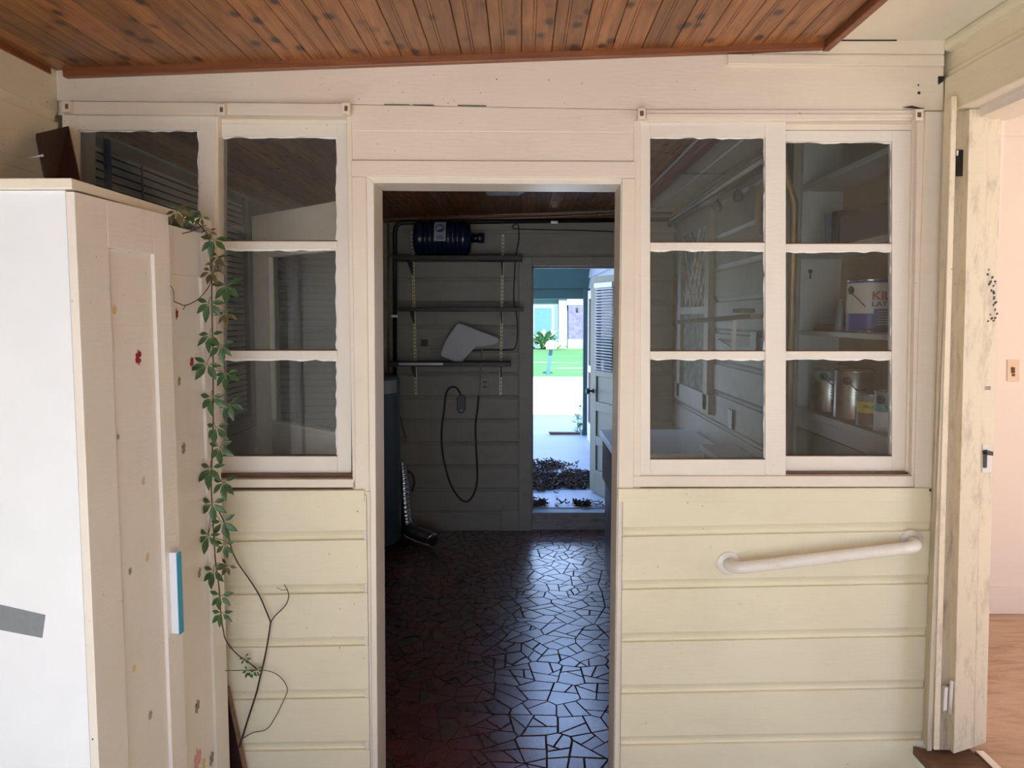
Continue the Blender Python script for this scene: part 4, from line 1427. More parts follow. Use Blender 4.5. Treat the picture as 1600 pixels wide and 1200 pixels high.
def leaflet(mb, c, d, L, w, nrm, droop):
    e = d.cross(nrm).normalized()
    rows = []
    for t, ww in ((0.0, 0.06), (0.18, 0.5), (0.42, 1.0), (0.66, 0.82), (0.85, 0.4), (1.0, 0.02)):
        m_ = c + d * L * t - nrm * droop * t * t * L
        f = nrm * 0.16 * w * ww
        rows.append((m_ - e * w * 0.5 * ww + f, m_, m_ + e * w * 0.5 * ww + f))
    vs = [[mb.bm.verts.new(q) for q in r] for r in rows]
    for A, B in zip(vs, vs[1:]):
        for j in (0, 1):
            f = mb.bm.faces.new([A[j], A[j + 1], B[j + 1], B[j]])
            f.smooth = True


def leaf(px, py, s, mat, seed, yaw=0.0, flip=0.0, part=None):
    rn = random.Random(seed)
    c = V(px, py, -0.012 - 0.012 * rn.random())
    nrm = Vector((math.sin(yaw) + rn.uniform(-0.25, 0.25), -1, rn.uniform(0.0, 0.5))).normalized()
    X = Vector((1, 0, 0))
    X = (X - nrm * X.dot(nrm)).normalized()
    Z = nrm.cross(X)
    if Z.z < 0:
        Z = -Z
    mb = MB()
    for a0, k in ((-92, 1.0), (-46, 0.88), (-138, 0.88), (14, 0.66), (168, 0.66)):
        a = math.radians(a0 + flip + rn.uniform(-9, 9))
        d = (X * math.cos(a) + Z * math.sin(a)).normalized()
        L = s * k * rn.uniform(0.9, 1.1)
        leaflet(mb, c + d * 0.006, d, L, L * 0.43, nrm, rn.uniform(0.05, 0.4))
        mb.tube([c - nrm * 0.001, c + d * L * 0.4 + nrm * 0.001], [0.0010, 0.0005], 5, 1)
    o = mb.build('leaf', [M[mat], M['vine_rib']], part or vine, recalc=False)
    return o


LV = [(277, 330, .036, 'vine_old', 20), (301, 331, .034, 'vine_leaf', -30), (315, 338, .022, 'vine_leaf', -40), (326, 361, .022, 'vine_old', 20), (334, 374, .046, 'vine_leaf', 0), (341, 400, .030, 'vine_old', -10), (336, 410, .030, 'vine_old', 30),
      (330, 424, .032, 'vine_old', -10), (354, 446, .050, 'vine_leaf', 10), (327, 473, .046, 'vine_leaf', -5), (353, 489, .036, 'vine_old', 15), (329, 523, .044, 'vine_leaf', 0), (346, 539, .040, 'vine_leaf', 5), (324, 568, .046, 'vine_leaf', -20),
      (354, 584, .042, 'vine_leaf', 8), (331, 620, .046, 'vine_leaf', 0), (359, 631, .040, 'vine_leaf', 25), (338, 667, .046, 'vine_leaf', 0), (343, 698, .044, 'vine_leaf', 5), (330, 731, .048, 'vine_leaf', -5), (350, 753, .044, 'vine_leaf', 5),
      (332, 786, .046, 'vine_leaf', 0), (348, 815, .044, 'vine_leaf', 10), (326, 836, .044, 'vine_leaf', -5), (351, 850, .036, 'vine_leaf', 0), (334, 891, .042, 'vine_leaf', 0), (356, 883, .028, 'vine_old', -30), (345, 930, .038, 'vine_leaf', 0), (347, 957, .038, 'vine_leaf', 0),
      (382, 1028, .016, 'vine_leaf', 30), (388, 1047, .018, 'vine_leaf', -20), (394, 1049, .018, 'vine_leaf', 0), (401, 1046, .016, 'vine_leaf', 20)]
for i, (px, py, s, mt, fl_) in enumerate(LV):
    leaf(px, py, s * 1.18, mt, 100 + i, flip=fl_)
    c = V(px, py, -0.01)
    j = min(range(len(sp)), key=lambda q: (sp[q] - c - Vector((0, 0, 0.02))).length)
    if py < 1010:
        MB().tube([sp[j], (sp[j] + c) / 2 + Vector((0, -0.006, 0.005)), c + Vector((0, -0.006, 0))], 0.0009, 5).build('leaf_stalk', M['vine_stem'], vine)

tw = thing('bare_branch', 'thin dark bare branch forking upward against the siding boards', 'branch', V(382, 1150))
for pts, r0, r1 in ((((374, 1168), (380, 1148), (388, 1122), (400, 1085), (406, 1060), (412, 1035), (418, 1005), (423, 972)), .0034, .0026),
                    (((423, 972), (416, 955), (404, 928), (388, 903), (372, 880), (362, 858), (357, 835), (350, 815), (340, 795)), .0026, .0016),
                    (((423, 972), (430, 962), (446, 946), (451, 932), (449, 922), (444, 913)), .0018, .0014),
                    (((449, 921), (441, 922), (433, 918)), .0012, .0008),
                    (((376, 1156), (395, 1145), (417, 1139), (432, 1117), (445, 1090), (449, 1076), (440, 1060), (425, 1050), (408, 1047), (390, 1047), (352, 1048)), .0015, .0012)):
    q = smooth_path([V(x, y, -0.006) for x, y in pts])
    n = len(q)
    MB().tube(q, [r0 + (r1 - r0) * i / (n - 1) for i in range(n)], 7).build('twig', M['twig'], tw)

# ------------------------------------------------------------------ grab bar
gb = thing('grab_bar', 'slanting white grab bar screwed to the siding under the right window', 'grab bar', P(1290, 875, YW))
M['bar'] = painted('worn_white_bar_enamel', (0.82, 0.775, 0.71), 0.25, 0.6, 0.35, (0.42, 0.30, 0.22), streak=(3, 8, 8))
A, B = P(1138, 880, YW - 0.017), P(1424, 846, YW - 0.017)
off = Vector((0, -0.055, 0))
ax = (B - A).normalized()
pth = [A + Vector((0, 0.004, 0)), A + Vector((0, -0.018, 0))]
for i in range(1, 7):
    t = i / 6 * math.pi / 2
    pth.append(A + Vector((0, -0.018, 0)) + Vector((0, -0.037, 0)) * math.sin(t) + ax * 0.037 * (1 - math.cos(t)))
for i in range(0, 7):
    t = (1 - i / 6) * math.pi / 2
    pth.append(B + Vector((0, -0.018, 0)) + Vector((0, -0.037, 0)) * math.sin(t) - ax * 0.037 * (1 - math.cos(t)))
pth += [B + Vector((0, 0.004, 0))]
MB().tube(pth, 0.0200, 20).build('bar', M['bar'], gb)
for q in (A, B):
    MB().lathe([(0.040, 0.004), (0.040, -0.002), (0.036, -0.005), (0.019, -0.007)], q + Vector((0, 0.001, 0)), 'y', 32).build('flange', M['bar'], gb)

# ------------------------------------------------------------------ storage room: back wall fittings
M['shelfwood'] = wood('dark_stained_shelf', (0.018, 0.010, 0.008), (0.045, 0.024, 0.017), (2, 12, 12), 0.45)
M['strip'] = plain('cream_slotted_steel', (0.86, 0.78, 0.52), 0.4, var=0.06)
M['bracket'] = plain('dark_bracket', (0.03, 0.022, 0.018), 0.5)
YS0 = YB - 0.027


def standard(pxt, pyt, pxb, pyb, label):
    a, b_ = P(pxt, pyt, YS0), P(pxb, pyb, YS0)
    t = thing('shelf_standard', label, 'shelf standard', (a.x, YS0, b_.z), 'slotted standards behind the wall shelves')
    mb = MB().prism([a + Vector((-0.0095, 0, 0)), a + Vector((0.0095, 0, 0)), b_ + Vector((0.0095, 0, 0)), b_ + Vector((-0.0095, 0, 0))], (0, 0.012, 0))
    mb.build('channel', M['strip'], t)
    mb = MB()
    k = int((a.z - b_.z) / 0.028)
    for i in range(1, k):
        c = a + (b_ - a) * (i / k)
        mb.box(c.x - 0.0028, c.x + 0.0028, YS0 - 0.0006, YS0 + 0.001, c.z - 0.007, c.z + 0.007)
    mb.build('slots', M['dark'], t)
standard(644, 361, 650, 617, 'left slotted cream shelf standard beneath the blue water jug')
standard(786, 366, 782, 617, 'right slotted cream shelf standard near the back door casing')


def shelf(px0, px1, py0, py1, depth, label, bx):
    yf = YB - 0.03 - depth
    a, b_ = P(px0, py0, yf), P(px1, py0, yf)
    zt, zb = P(700, py0, yf).z, P(700, py1, yf).z
    t = thing('wall_shelf', label, 'shelf', ((a.x + b_.x) / 2, yf + depth / 2, zb), 'dark wall shelves on slotted standards')
    MB().box(a.x, b_.x, yf, YB - 0.04, zb, zt).build('board', M['shelfwood'], t, bevel=0.003)
    for q in bx:
        x = P(q, 500, YS0).x
        MB().prism([(x - 0.004, YS0 + 0.0, zb), (x - 0.004, yf + 0.03, zb), (x - 0.004, yf + 0.03, zb - 0.012), (x - 0.004, YS0 - 0.02, zb - 0.085), (x - 0.004, YS0 + 0.0, zb - 0.095)], (0.008, 0, 0)).build('bracket', M['bracket'], t)
    return zt, yf
z_top, y_top = shelf(613, 816, 399, 406, 0.24, 'top dark wall shelf carrying the blue water jug', (645, 785))
z_mid, y_mid = shelf(621, 818, 480.5, 486.5, 0.20, 'middle dark wall shelf, empty, between jug and white lid', (647, 784))
z_low, y_low = shelf(604, 798, 566, 573, 0.22, 'lowest dark wall shelf holding the tilted white lid', (648, 783))
tag(MB().R(623, 567, 692, 570.5, y_low - 0.006, y_low - 0.001).build('metal_edging', plain('dull_steel', (0.40, 0.40, 0.40), 0.4, 0.6)), 'thin grey metal strip along the front of the lowest shelf', 'strip')
M['strip2'] = M['strip']

# water jug lying on its side
M['jug'] = plain('dark_blue_jug', (0.006, 0.018, 0.050), 0.16, var=0.15)
jr = 0.135
jy = y_top + 0.105
j0, j1 = P(648, 370, jy).x, P(756, 370, jy).x
jz = z_top + jr + 0.001
jg = thing('water_jug', 'large dark blue water jug lying on the top shelf', 'water jug', ((j0 + j1) / 2, jy, z_top))
L = j1 - j0
prof = [(0.02, 0.004), (0.10, 0.0), (0.122, 0.012), (jr, 0.035)]
for i in range(9):
    x = 0.045 + i * 0.034
    prof += [(jr, x), (jr, x + 0.020), (jr - 0.006, x + 0.026), (jr - 0.006, x + 0.029)]
prof += [(jr, 0.355), (0.128, 0.39), (0.105, 0.415), (0.055, 0.425), (0.034, 0.432), (0.031, 0.47), (0.034, 0.475), (0.034, L - 0.004), (0.028, L)]
MB().lathe(prof, (j0, jy, jz), 'x', 40).build('body', M['jug'], jg)
M['cap'] = plain('dark_jug_cap', (0.010, 0.016, 0.035), 0.3)
MB().lathe([(0.036, L - 0.045), (0.037, L - 0.04), (0.037, L + 0.001), (0.030, L + 0.004)], (j0, jy, jz), 'x', 24).build('cap', M['cap'], jg)
def wrap(mb, x0, x1, a0, a1, r, mi=0, n=10):
    va = [[mb.bm.verts.new((j0 + x, jy - r * math.cos(a0 + (a1 - a0) * i / n), jz + r * math.sin(a0 + (a1 - a0) * i / n))) for i in range(n + 1)] for x in (x0, x1)]
    for i in range(n):
        mb.bm.faces.new([va[0][i], va[1][i], va[1][i + 1], va[0][i + 1]]).material_index = mi
M['lab'] = plain('pale_jug_label', (0.42, 0.42, 0.46), 0.5)
M['labblue'] = plain('jug_label_blue', (0.03, 0.05, 0.24), 0.5)
mb = MB()
wrap(mb, 0.160, 0.245, -0.25, 0.95, jr + 0.0012)
lb = mb.build('label', M['lab'], jg)
mb = MB()
ctr, R_ = (0.2025, 0.46), 0.033
vs = [mb.bm.verts.new((j0 + ctr[0] + R_ * math.cos(t), jy - (jr + 0.002) * math.cos(ctr[1] + R_ / jr * math.sin(t)), jz + (jr + 0.002) * math.sin(ctr[1] + R_ / jr * math.sin(t)))) for t in [i * math.pi / 12 for i in range(24)]]
mb.bm.faces.new(vs)
for k, w_ in enumerate((0.05, 0.06, 0.04)):
    wrap(mb, 0.2025 - w_ / 2, 0.2025 + w_ / 2, -0.17 + k * 0.085, -0.125 + k * 0.085, jr + 0.0018)
mb.build('label_print', M['labblue'], lb)

# white L-shaped panel resting on the low shelf
M['panelwhite'] = plain('dull_white_plastic', (0.58, 0.58, 0.60), 0.45, var=0.03)
yp = y_low + 0.10
out = [(688, 553), (691, 543), (697, 530), (713, 507), (717, 505), (722, 506), (777, 527), (780, 531), (779, 535), (773, 539), (744, 543), (738, 548), (722, 566), (717, 567.5), (712, 566.5), (690, 557)]
mb = MB().prism([P(x, y, yp - 0.01) for x, y in out], (0, 0.03, 0))
tag(mb.build('tank_lid', M['panelwhite'], bevel=0.008), 'tilted white L-shaped plastic lid on the lowest shelf', 'lid')

# pipes along the back wall
M['pipe'] = plain('black_iron_pipe', (0.012, 0.012, 0.013), 0.4)
M['copper'] = plain('dull_copper_pipe', (0.30, 0.20, 0.10), 0.45, 0.5, var=0.2)
pt = thing('drain_pipe', 'black iron pipe running down and along the back wall', 'pipe', P(617, 585, YB - 0.06))
yv = YB - 0.055
q = [P(617, 592, yv), P(617, 362, yv)] + [P(617 + 12 * (1 - math.cos(t)), 362 - 14 * math.sin(t), yv) for t in (0.5, 1.0, 1.57)] + [P(1052, 343, yv)]
MB().tube(q, 0.017, 12).build('pipe_run', M['pipe'], pt)
for x, y in ((617, 494), (866, 348)):
    MB().box(*(lambda c: (c.x - 0.026, c.x + 0.026, yv - 0.02, YB - 0.012, c.z - 0.010, c.z + 0.010))(P(x, y, yv))).build('clip', M['steel'], pt)
ct = thing('copper_pipe', 'thin copper pipe beside the black pipe on the back wall', 'pipe', P(607, 585, YB - 0.05))
MB().tube([P(607, 590, YB - 0.045), P(607, 349, YB - 0.045)], 0.008, 10).build('pipe_run', M['copper'], ct)
ct = thing('copper_pipe', 'copper pipe along the top of the back wall above the jug', 'pipe', P(820, 338, YB - 0.05))
MB().tube([P(600, 347, YB - 0.045), P(850, 339.5, YB - 0.045), P(958, 334, YB - 0.045), P(1050, 333, YB - 0.045)], 0.009, 10).build('pipe_run', M['copper'], ct)
for x, y in ((850, 339.5), (937, 335)):
    c = P(x, y, YB - 0.045)
    MB().lathe([(0.009, -0.02), (0.013, -0.018), (0.013, 0.018), (0.009, 0.02)], c, 'x', 14).build('coupling', M['copper'], ct)
yk = YB - 0.024
def cable(pts, r, name, label, mat='black', y=yk):
    q = smooth_path([P(a, b_, y) for a, b_ in pts], 5)
    return tag(MB().tube(q, r, 7).build(name, M[mat]), label, 'cable')
cable(((958, 362), (900, 360), (850, 359), (802, 357), (809, 350), (811, 372), (806, 400), (804, 430), (803, 470), (808, 500), (808, 530), (804, 544), (795, 547), (760, 547), (735, 548)), 0.0045, 'power_cable', 'black power cable running down beside the back door casing')
cable(((753, 545), (752, 560), (750, 600), (748, 618)), 0.0055, 'conduit', 'thin pale conduit dropping to the wall outlet', 'inner')

M['cordbrown'] = plain('brown_rubber_cord', (0.045, 0.028, 0.022), 0.5)
cd = thing('extension_cord', 'brown cord looping down the back wall to a dark blue plug box', 'cord', P(720, 780, yk))
q = smooth_path([P(a, b_, yk - 0.01) for a, b_ in ((748, 618), (746, 640), (743, 665), (744, 700), (746, 745), (742, 768), (733, 782), (722, 782), (709, 766), (700, 745), (692, 710), (690, 675), (694, 640), (697, 615), (703, 606), (711, 605), (717, 611), (720, 619))], 5)
MB().tube(q, 0.0075, 9).build('cord', M['cordbrown'], cd)
M['navy'] = plain('navy_plastic', (0.012, 0.014, 0.050), 0.35)
mb = MB().prism([P(x, y, YB - 0.07) for x, y in ((720.5, 617.5), (723, 618), (727, 622), (727, 640), (724, 646), (718, 646), (714, 640), (714, 622), (718, 618))], (0, 0.045, 0))
pb_ = mb.build('plug_box', M['navy'], cd, bevel=0.004)
MB().lathe([(0.005, 0), (0.005, 0.003)], P(720.5, 641, YB - 0.074), 'y', 12).build('indicator', M['white_lam'], pb_)
ol = thing('power_outlet', 'cream double power outlet under the lowest shelf', 'outlet', P(757, 601, YB - 0.02))
MB().R(751, 590, 764, 614, YB - 0.030, YB - 0.016).build('cover_plate', M['inner'], ol, bevel=0.002)
for dy in (597, 604.5):
    MB().R(755, dy - 1.6, 756.6, dy + 1.6, YB - 0.0308, YB - 0.029).R(758.3, dy - 1.6, 759.9, dy + 1.6, YB - 0.0308, YB - 0.029).build('socket', M['dark'], ol)
wb = thing('wall_box', 'small black square box on a cream block above the lowest shelf', 'junction box', P(661, 536, YB - 0.02))
MB().R(657, 531, 668, 541, YB - 0.040, YB - 0.018).build('box', M['black'], wb, bevel=0.002)
MB().R(656, 529, 672, 558, YB - 0.026, YB - 0.016).build('back_plate', M['inner'], wb)
tag(MB().tube([P(624, 645, YB - 0.06), P(634, 686, YB - 0.03)], 0.006, 8).lathe([(0.007, -0.02), (0.009, 0.0), (0.005, 0.006)], P(634, 686, YB - 0.03), 'z', 10).build('overflow_pipe', M['copper']), 'short thin brass pipe slanting beside the water heater', 'pipe')

# water heater and flexible duct
M['heater'] = plain('blue_grey_enamel', (0.10, 0.135, 0.16), 0.35, var=0.05)
hr = 0.25
ycy = 5.36
hx1 = P(625, 720, ycy).x
hc = (hx1 - hr, ycy, 0)
wh = thing('water_heater', 'tall blue grey cylindrical water heater in the dark left corner', 'water heater', hc)
zh = P(620, 586, ycy).z
MB().lathe([(hr - 0.02, 0.03), (hr, 0.04), (hr, zh - 0.03), (hr - 0.015, zh - 0.008), (hr - 0.05, zh), (0.02, zh + 0.012)], hc, 'z', 48).build('tank', M['heater'], wh)
MB().lathe([(hr - 0.035, 0.0), (hr - 0.03, 0.002), (hr - 0.03, 0.03)], hc, 'z', 40).build('base', M['black'], wh)
mb = MB()
vs = []
for z in (P(615, 590, ycy).z - 0.01, P(615, 612, ycy).z):
    vs.append([mb.bm.verts.new((hc[0] + (hr + 0.001) * math.cos(t), hc[1] + (hr + 0.001) * math.sin(t), z)) for t in [math.radians(-62 + i * 6) for i in range(9)]])
for i in range(8):
    mb.bm.faces.new([vs[0][i], vs[0][i + 1], vs[1][i + 1], vs[1][i]])
mb.build('label', M['lab'], wh)
M['foil'] = plain('crinkled_foil', (0.62, 0.62, 0.62), 0.24, 1.0, var=0.1, scale=40, bump=0.6)
du = thing('flexible_duct', 'crinkled silver flexible duct hanging down to the tiled floor', 'duct', P(650, 860, 5.5))
q = smooth_path([P(628, 722, 5.60), P(630, 745, 5.59), P(632, 780, 5.57), P(635, 812, 5.52), P(640, 832, 5.46), P(651, 846, 5.38), P(664, 853, 5.30), P(676, 857, 5.24)], 14)
rs = [0.032 + 0.020 * min(1, i / 25) + (0.006 if i % 3 == 0 else -0.003) for i in range(len(q))]
mn = 0.004
q = [Vector((p.x, p.y, max(p.z, rs[i] + 0.012))) for i, p in enumerate(q)]
MB().tube(q, rs, 20).build('hose', M['foil'], du)
MB().tube([q[-1] - (q[-2] - q[-1]).normalized() * 0.0, q[-1] + (q[-1] - q[-2]).normalized() * 0.012], rs[-1] - 0.006, 18).build('mouth', M['dark'], du)
cable(((634, 735), (643, 740), (647, 752), (644, 768)), 0.009, 'rubber_hose', 'short black rubber hose beside the silver duct', y=5.62)

# ceiling light
lf0 = P(757, 300, 4.5)
zl = P(790, 306, 4.5).z
lx0, lx1 = P(759, 306, 4.5).x, P(825, 306, 4.5).x
cl_ = thing('ceiling_light', 'unlit white fluorescent ceiling fitting in the storage room', 'ceiling light', ((lx0 + lx1) / 2, 4.0, zf2(0)))
M['fitting'] = plain('grey_white_fitting', (0.60, 0.66, 0.64), 0.35, var=0.02)
mb = MB().prism([(lx0, 3.3, zf2(lx0) - 0.002), (lx1, 3.3, zf2(lx1) - 0.002), (lx1, 3.3, zl + 0.03), (lx1 - 0.06, 3.3, zl), (lx0 + 0.01, 3.3, zl), (lx0, 3.3, zl + 0.012)], (0, 1.2, 0))
mb.build('housing', M['fitting'], cl_, bevel=0.004)
MB().box(lx0 + 0.03, lx1 - 0.09, 3.34, 4.46, zl - 0.006, zl + 0.002).build('diffuser', M['fitting'], cl_, bevel=0.003)

# counter by the right hand side of the back door
M['counterbody'] = plain('grey_counter_side', (0.16, 0.15, 0.15), 0.5)
e = P(937, 671, 4.95)
XK, ZK = e.x, e.z
kt = thing('counter', 'low counter with a white top standing right of the back door', 'counter', (0.84, 4.5, 0))
MB().box(XK, XSR - 0.03, 4.05, 4.95, ZK - 0.045, ZK).build('worktop', M['white_lam'], kt, bevel=0.003)
MB().box(XK + 0.035, XSR - 0.035, 4.08, 4.92, 0.0, ZK - 0.045).build('body', M['counterbody'], kt, bevel=0.003)
M['greybag'] = plain('grey_cloth', (0.30, 0.29, 0.31), 0.8, var=0.1)
MB().box(XK + 0.002, XK + 0.03, 4.1, 4.8, ZK - 0.30, ZK - 0.05).build('apron', M['greybag'], kt, bevel=0.006)

# ------------------------------------------------------------------ storage room: right wall
def R3(mb, px0, py0, px1, py1, X, th, mi=0):
    """board on the right hand wall, outline measured on the plane x = X"""
    a, b_ = PX(px0, py0, X), PX(px1, py1, X)
    y0, y1 = sorted((a.y, b_.y))
    z0, z1 = sorted((PX((px0 + px1) / 2, py0, X).z, PX((px0 + px1) / 2, py1, X).z))
    return mb.box(X, X + th, y0, y1, z0, z1, mi)
XI = XSR - 0.02
w4 = holder('window_4', 'small leaded window in the right wall of the storage room', 'window')
ya, yb2 = PX(1108, 450, XI).y, PX(1070, 450, XI).y
za, zb2 = PX(1090, 608, XI).z, PX(1090, 360, XI).z
mb = MB()
for y0, y1, z0, z1 in ((ya - 0.10, ya, za - 0.1, zb2 + 0.1), (yb2, yb2 + 0.10, za - 0.1, zb2 + 0.1), (ya, yb2, zb2, zb2 + 0.1), (ya - 0.14, yb2 + 0.14, za - 0.12, za), (ya, yb2, (za + zb2) / 2 - 0.03, (za + zb2) / 2 + 0.02)):
    mb.box(XI - 0.03, XI + 0.02, y0, y1, z0, z1)
mb.build('window_frame', M['inner'], w4, bevel=0.003)
M['lattice_glass'] = plain('pale_rippled_glass', (0.30, 0.33, 0.31), 0.15, var=0.4, scale=20)
MB().box(XI - 0.004, XI + 0.004, ya, yb2, za, zb2).build('pane', M['lattice_glass'], w4)
mb = MB()
for k in range(-6, 7):
    m_ = (ya + yb2) / 2 + k * 0.12
    for sg in (1, -1):
        pa, pb2 = [m_, (za + zb2) / 2 + 0.02], [m_ + sg * 0.36, zb2]
        if sg > 0 and pb2[0] > yb2:
            t = (yb2 - pa[0]) / (pb2[0] - pa[0])
            pb2 = [yb2, pa[1] + (pb2[1] - pa[1]) * t]
        if sg < 0 and pb2[0] < ya:
            t = (ya - pa[0]) / (pb2[0] - pa[0])
            pb2 = [ya, pa[1] + (pb2[1] - pa[1]) * t]
        if ya <= pa[0] <= yb2:
            mb.tube([(XI - 0.008, pa[0], pa[1]), (XI - 0.008, pb2[0], pb2[1])], 0.005, 6)
mb.build('lattice', M['sash'], w4)

def run(pts, r, name, label, mat):
    return tag(MB().tube(pts, r, 10).build(name, M[mat]), label, 'pipe')
for dz, r, mt, lb_ in ((PX(1190, 243, XI - 0.05), 0.010, 'copper', 'upper copper pipe along the right storage wall near the ceiling'),
                       (PX(1190, 252, XI - 0.05), 0.012, 'panelwhite', 'white pipe between the copper and black pipes on the right storage wall'),
                       (PX(1190, 263, XI - 0.05), 0.016, 'pipe', 'black pipe along the top of the right storage wall')):
    run([(XI - 0.05, YN + 0.0, dz.z), (XI - 0.05, YB - 0.09, dz.z)], r, 'ceiling_pipe', lb_, mt)
run([(0.80, 2.7, zf2(0.8) - 0.012), (0.80, YB - 0.05, zf2(0.8) - 0.012)], 0.006, 'ceiling_conduit', 'thin white conduit running along the wooden storage ceiling', 'panelwhite')
run([(1.03, 2.9, zwc - 0.008), (1.03, YB - 0.05, zwc - 0.008)], 0.005, 'ceiling_conduit', 'thin white conduit running along the painted part of the storage ceiling', 'panelwhite')
q = smooth_path([P(1062, 276, 4.3), P(1085, 260, 4.3), P(1120, 262, 4.3), P(1150, 262, 4.3)], 5)
q = [Vector((p.x, p.y, zwc - 0.01)) for p in q]
tag(MB().tube(q, 0.004, 6).build('ceiling_cable', M['pipe']), 'dark cable sagging across the painted storage ceiling', 'cable')
for px, py, lb_ in ((1121, 322, 'dark bulb shaped tool hanging on the right storage wall, farther one'), (1153, 306, 'dark bulb shaped tool hanging on the right storage wall, nearer one')):
    c = PX(px, py, XI - 0.03)
    t = thing('hanging_scoop', lb_, 'tool', c, 'tools hanging on the right storage wall')
    MB().lathe([(0.004, -0.035), (0.022, -0.03), (0.030, -0.010), (0.024, 0.015), (0.010, 0.03)], c, 'z', 16).build('bowl', M['black'], t)
    MB().tube([c + Vector((0, 0, 0.03)), c + Vector((0.01, 0, 0.09))], 0.006, 8).build('handle', M['black'], t)
c = PX(1186, 330, XI - 0.02)
rt = thing('round_tray', 'round pale tray hung on edge on the right storage wall', 'tray', c)
rr = abs(PX(1183, 290, XI).z - PX(1183, 372, XI).z) / 2
MB().lathe([(rr, 0.0), (rr, -0.018), (rr - 0.008, -0.018), (rr - 0.014, -0.006), (0.01, -0.006)], (c.x + 0.005, c.y - 0.1, c.z), 'x', 40).build('tray', plain('beige_enamel', (0.40, 0.33, 0.25), 0.3), rt)
MB().lathe([(0.004, -0.006), (0.014, -0.012), (0.010, -0.020)], (c.x + 0.003, c.y - 0.1, c.z), 'x', 12).build('hub', M['steel'], rt)

fb = thing('folding_bracket_shelf', 'narrow metal shelf arm on a folding bracket below the leaded window', 'bracket', PX(1150, 505, XI))
p_a, p_b = P(1063, 504, 3.85), P(1183, 494, 3.05)
def bar3(a, b_, w, h, name, mat, par):
    d = (b_ - a).normalized()
    e_ = d.cross(Vector((0, 0, 1))).normalized()
    u_ = e_.cross(d)
    return MB().prism([a + e_ * w + u_ * h, a - e_ * w + u_ * h, a - e_ * w - u_ * h, a + e_ * w - u_ * h], b_ - a).build(name, M[mat], par)
bar3(p_a, p_b, 0.03, 0.010, 'arm', 'steel', fb)
p_c = P(1148, 500, 3.28)
bar3(p_c, p_c + Vector((0.0, 0.02, -0.14)), 0.008, 0.008, 'strut', 'panelwhite', fb)
bar3(p_c + Vector((0, 0.02, -0.13)), PX(1122, 531, XI), 0.006, 0.006, 'stay', 'panelwhite', fb)
M['green'] = plain('dull_green_cloth', (0.10, 0.14, 0.05), 0.7)
MB().box(*(lambda c: (c.x - 0.03, c.x + 0.03, c.y - 0.08, c.y + 0.05, c.z + 0.006, c.z + 0.024))(P(1160, 491, 3.2))).build('pad', M['green'], fb, bevel=0.004)
sw = MB()
R3(sw, 1172, 518, 1181, 547, XI - 0.012, 0.012)
tag(sw.build('wall_switch', M['black'], bevel=0.002), 'black switch box on the right storage wall under the bracket shelf', 'switch')
sw = MB()
R3(sw, 1137, 640, 1143, 670, XI - 0.012, 0.012)
tag(sw.build('wall_slot', M['black']), 'narrow dark slot plate low on the right storage wall', 'plate')

# low white bench top beneath the leaded window
bn = thing('bench', 'low white bench along the right storage wall under the window', 'bench', (1.0, 4.6, 0))
zb3 = 0.98
MB().box(0.98, XI - 0.005, 3.35, 4.02, zb3 - 0.03, zb3).build('bench_top', M['panelwhite'], bn, bevel=0.003)
MB().box(1.0, XI - 0.005, 3.38, 4.0, 0.0, zb3 - 0.03).build('bench_body', M['inner'], bn, bevel=0.003)

# ------------------------------------------------------------------ pantry niche with the paint cans
M['pantry'] = plain('grey_white_shelf_paint', (0.46, 0.46, 0.44), 0.45, var=0.05)
M['tan'] = plain('tan_hardboard', (0.30, 0.25, 0.15), 0.6, var=0.08)
pn = thing('pantry_shelves', 'built-in pantry shelves of grey white boards behind the right window', 'shelves', (1.40, 3.0, 0))
MB().box(XF + 0.002, XN - 0.002, YN - 0.02, YN - 0.001, 0, 2.6).build('end_panel', M['pantry'], pn)
MB().box(XN - 0.008, XN - 0.001, 2.57, YN - 0.021, 0, 2.6).build('back_panel', M['tan'], pn)
zsh = []
for (px, py), dz in (((1290, 274), 0.025), ((1335, 377), 0.028), ((1300, 518), 0.022), ((1300, 653), 0.03)):
    z = PX(px, py, XF).z
    zsh.append(z)
    MB().box(XF - (0.012 if dz == 0.03 else 0.0), XN - 0.009, 2.57, YN - 0.021, z - dz, z).build('shelf', M['pantry'], pn, bevel=0.002)
MB().box(XF - 0.004, XF + 0.012, 2.57, YN - 0.03, zsh[3] - 0.09, zsh[3] - 0.03).build('apron', M['pantry'], pn)
MB().box(XF - 0.002, XF + 0.010, 2.57, YN - 0.03, 0.05, zsh[3] - 0.095).build('cupboard_front', plain('grey_brown_panel', (0.24, 0.21, 0.19), 0.5), pn)
MB().box(XF - 0.0, XF + 0.02, YN - 0.03, YN + 0.03, 0, 2.6).build('post', M['pantry'], pn)
# brown pipe in front of the pantry
run([(1.135, 3.10, 0.0), (1.135, 3.10, 2.15), (1.10, 3.10, 2.25), (1.06, 3.10, 2.50)], 0.016, 'waste_pipe', 'dull brown upright pipe beside the pantry shelves', 'copper')
run([(1.105, 3.16, 0.0), (1.105, 3.16, 2.5)], 0.012, 'riser_pipe', 'slim pale grey riser pipe behind the brown pipe', 'heater')
tag(MB().box(1.125, 1.165, 3.2, 3.28, 2.22, 2.48).build('meter_box', M['black'], bevel=0.004), 'dark box fixed high beside the pantry shelves', 'box')
# key on the end panel
ky = P(1266, 424, YN - 0.022)
k_ = thing('key', 'dark key hanging on the pantry end panel', 'key', ky)
MB().lathe([(0.010, 0), (0.010, 0.003)], ky + Vector((0, -0.003, 0.0)), 'y', 14).build('bow', M['black'], k_)
MB().box(ky.x - 0.003, ky.x + 0.003, ky.y - 0.003, ky.y - 0.0005, ky.z - 0.035, ky.z).build('blade', M['black'], k_)


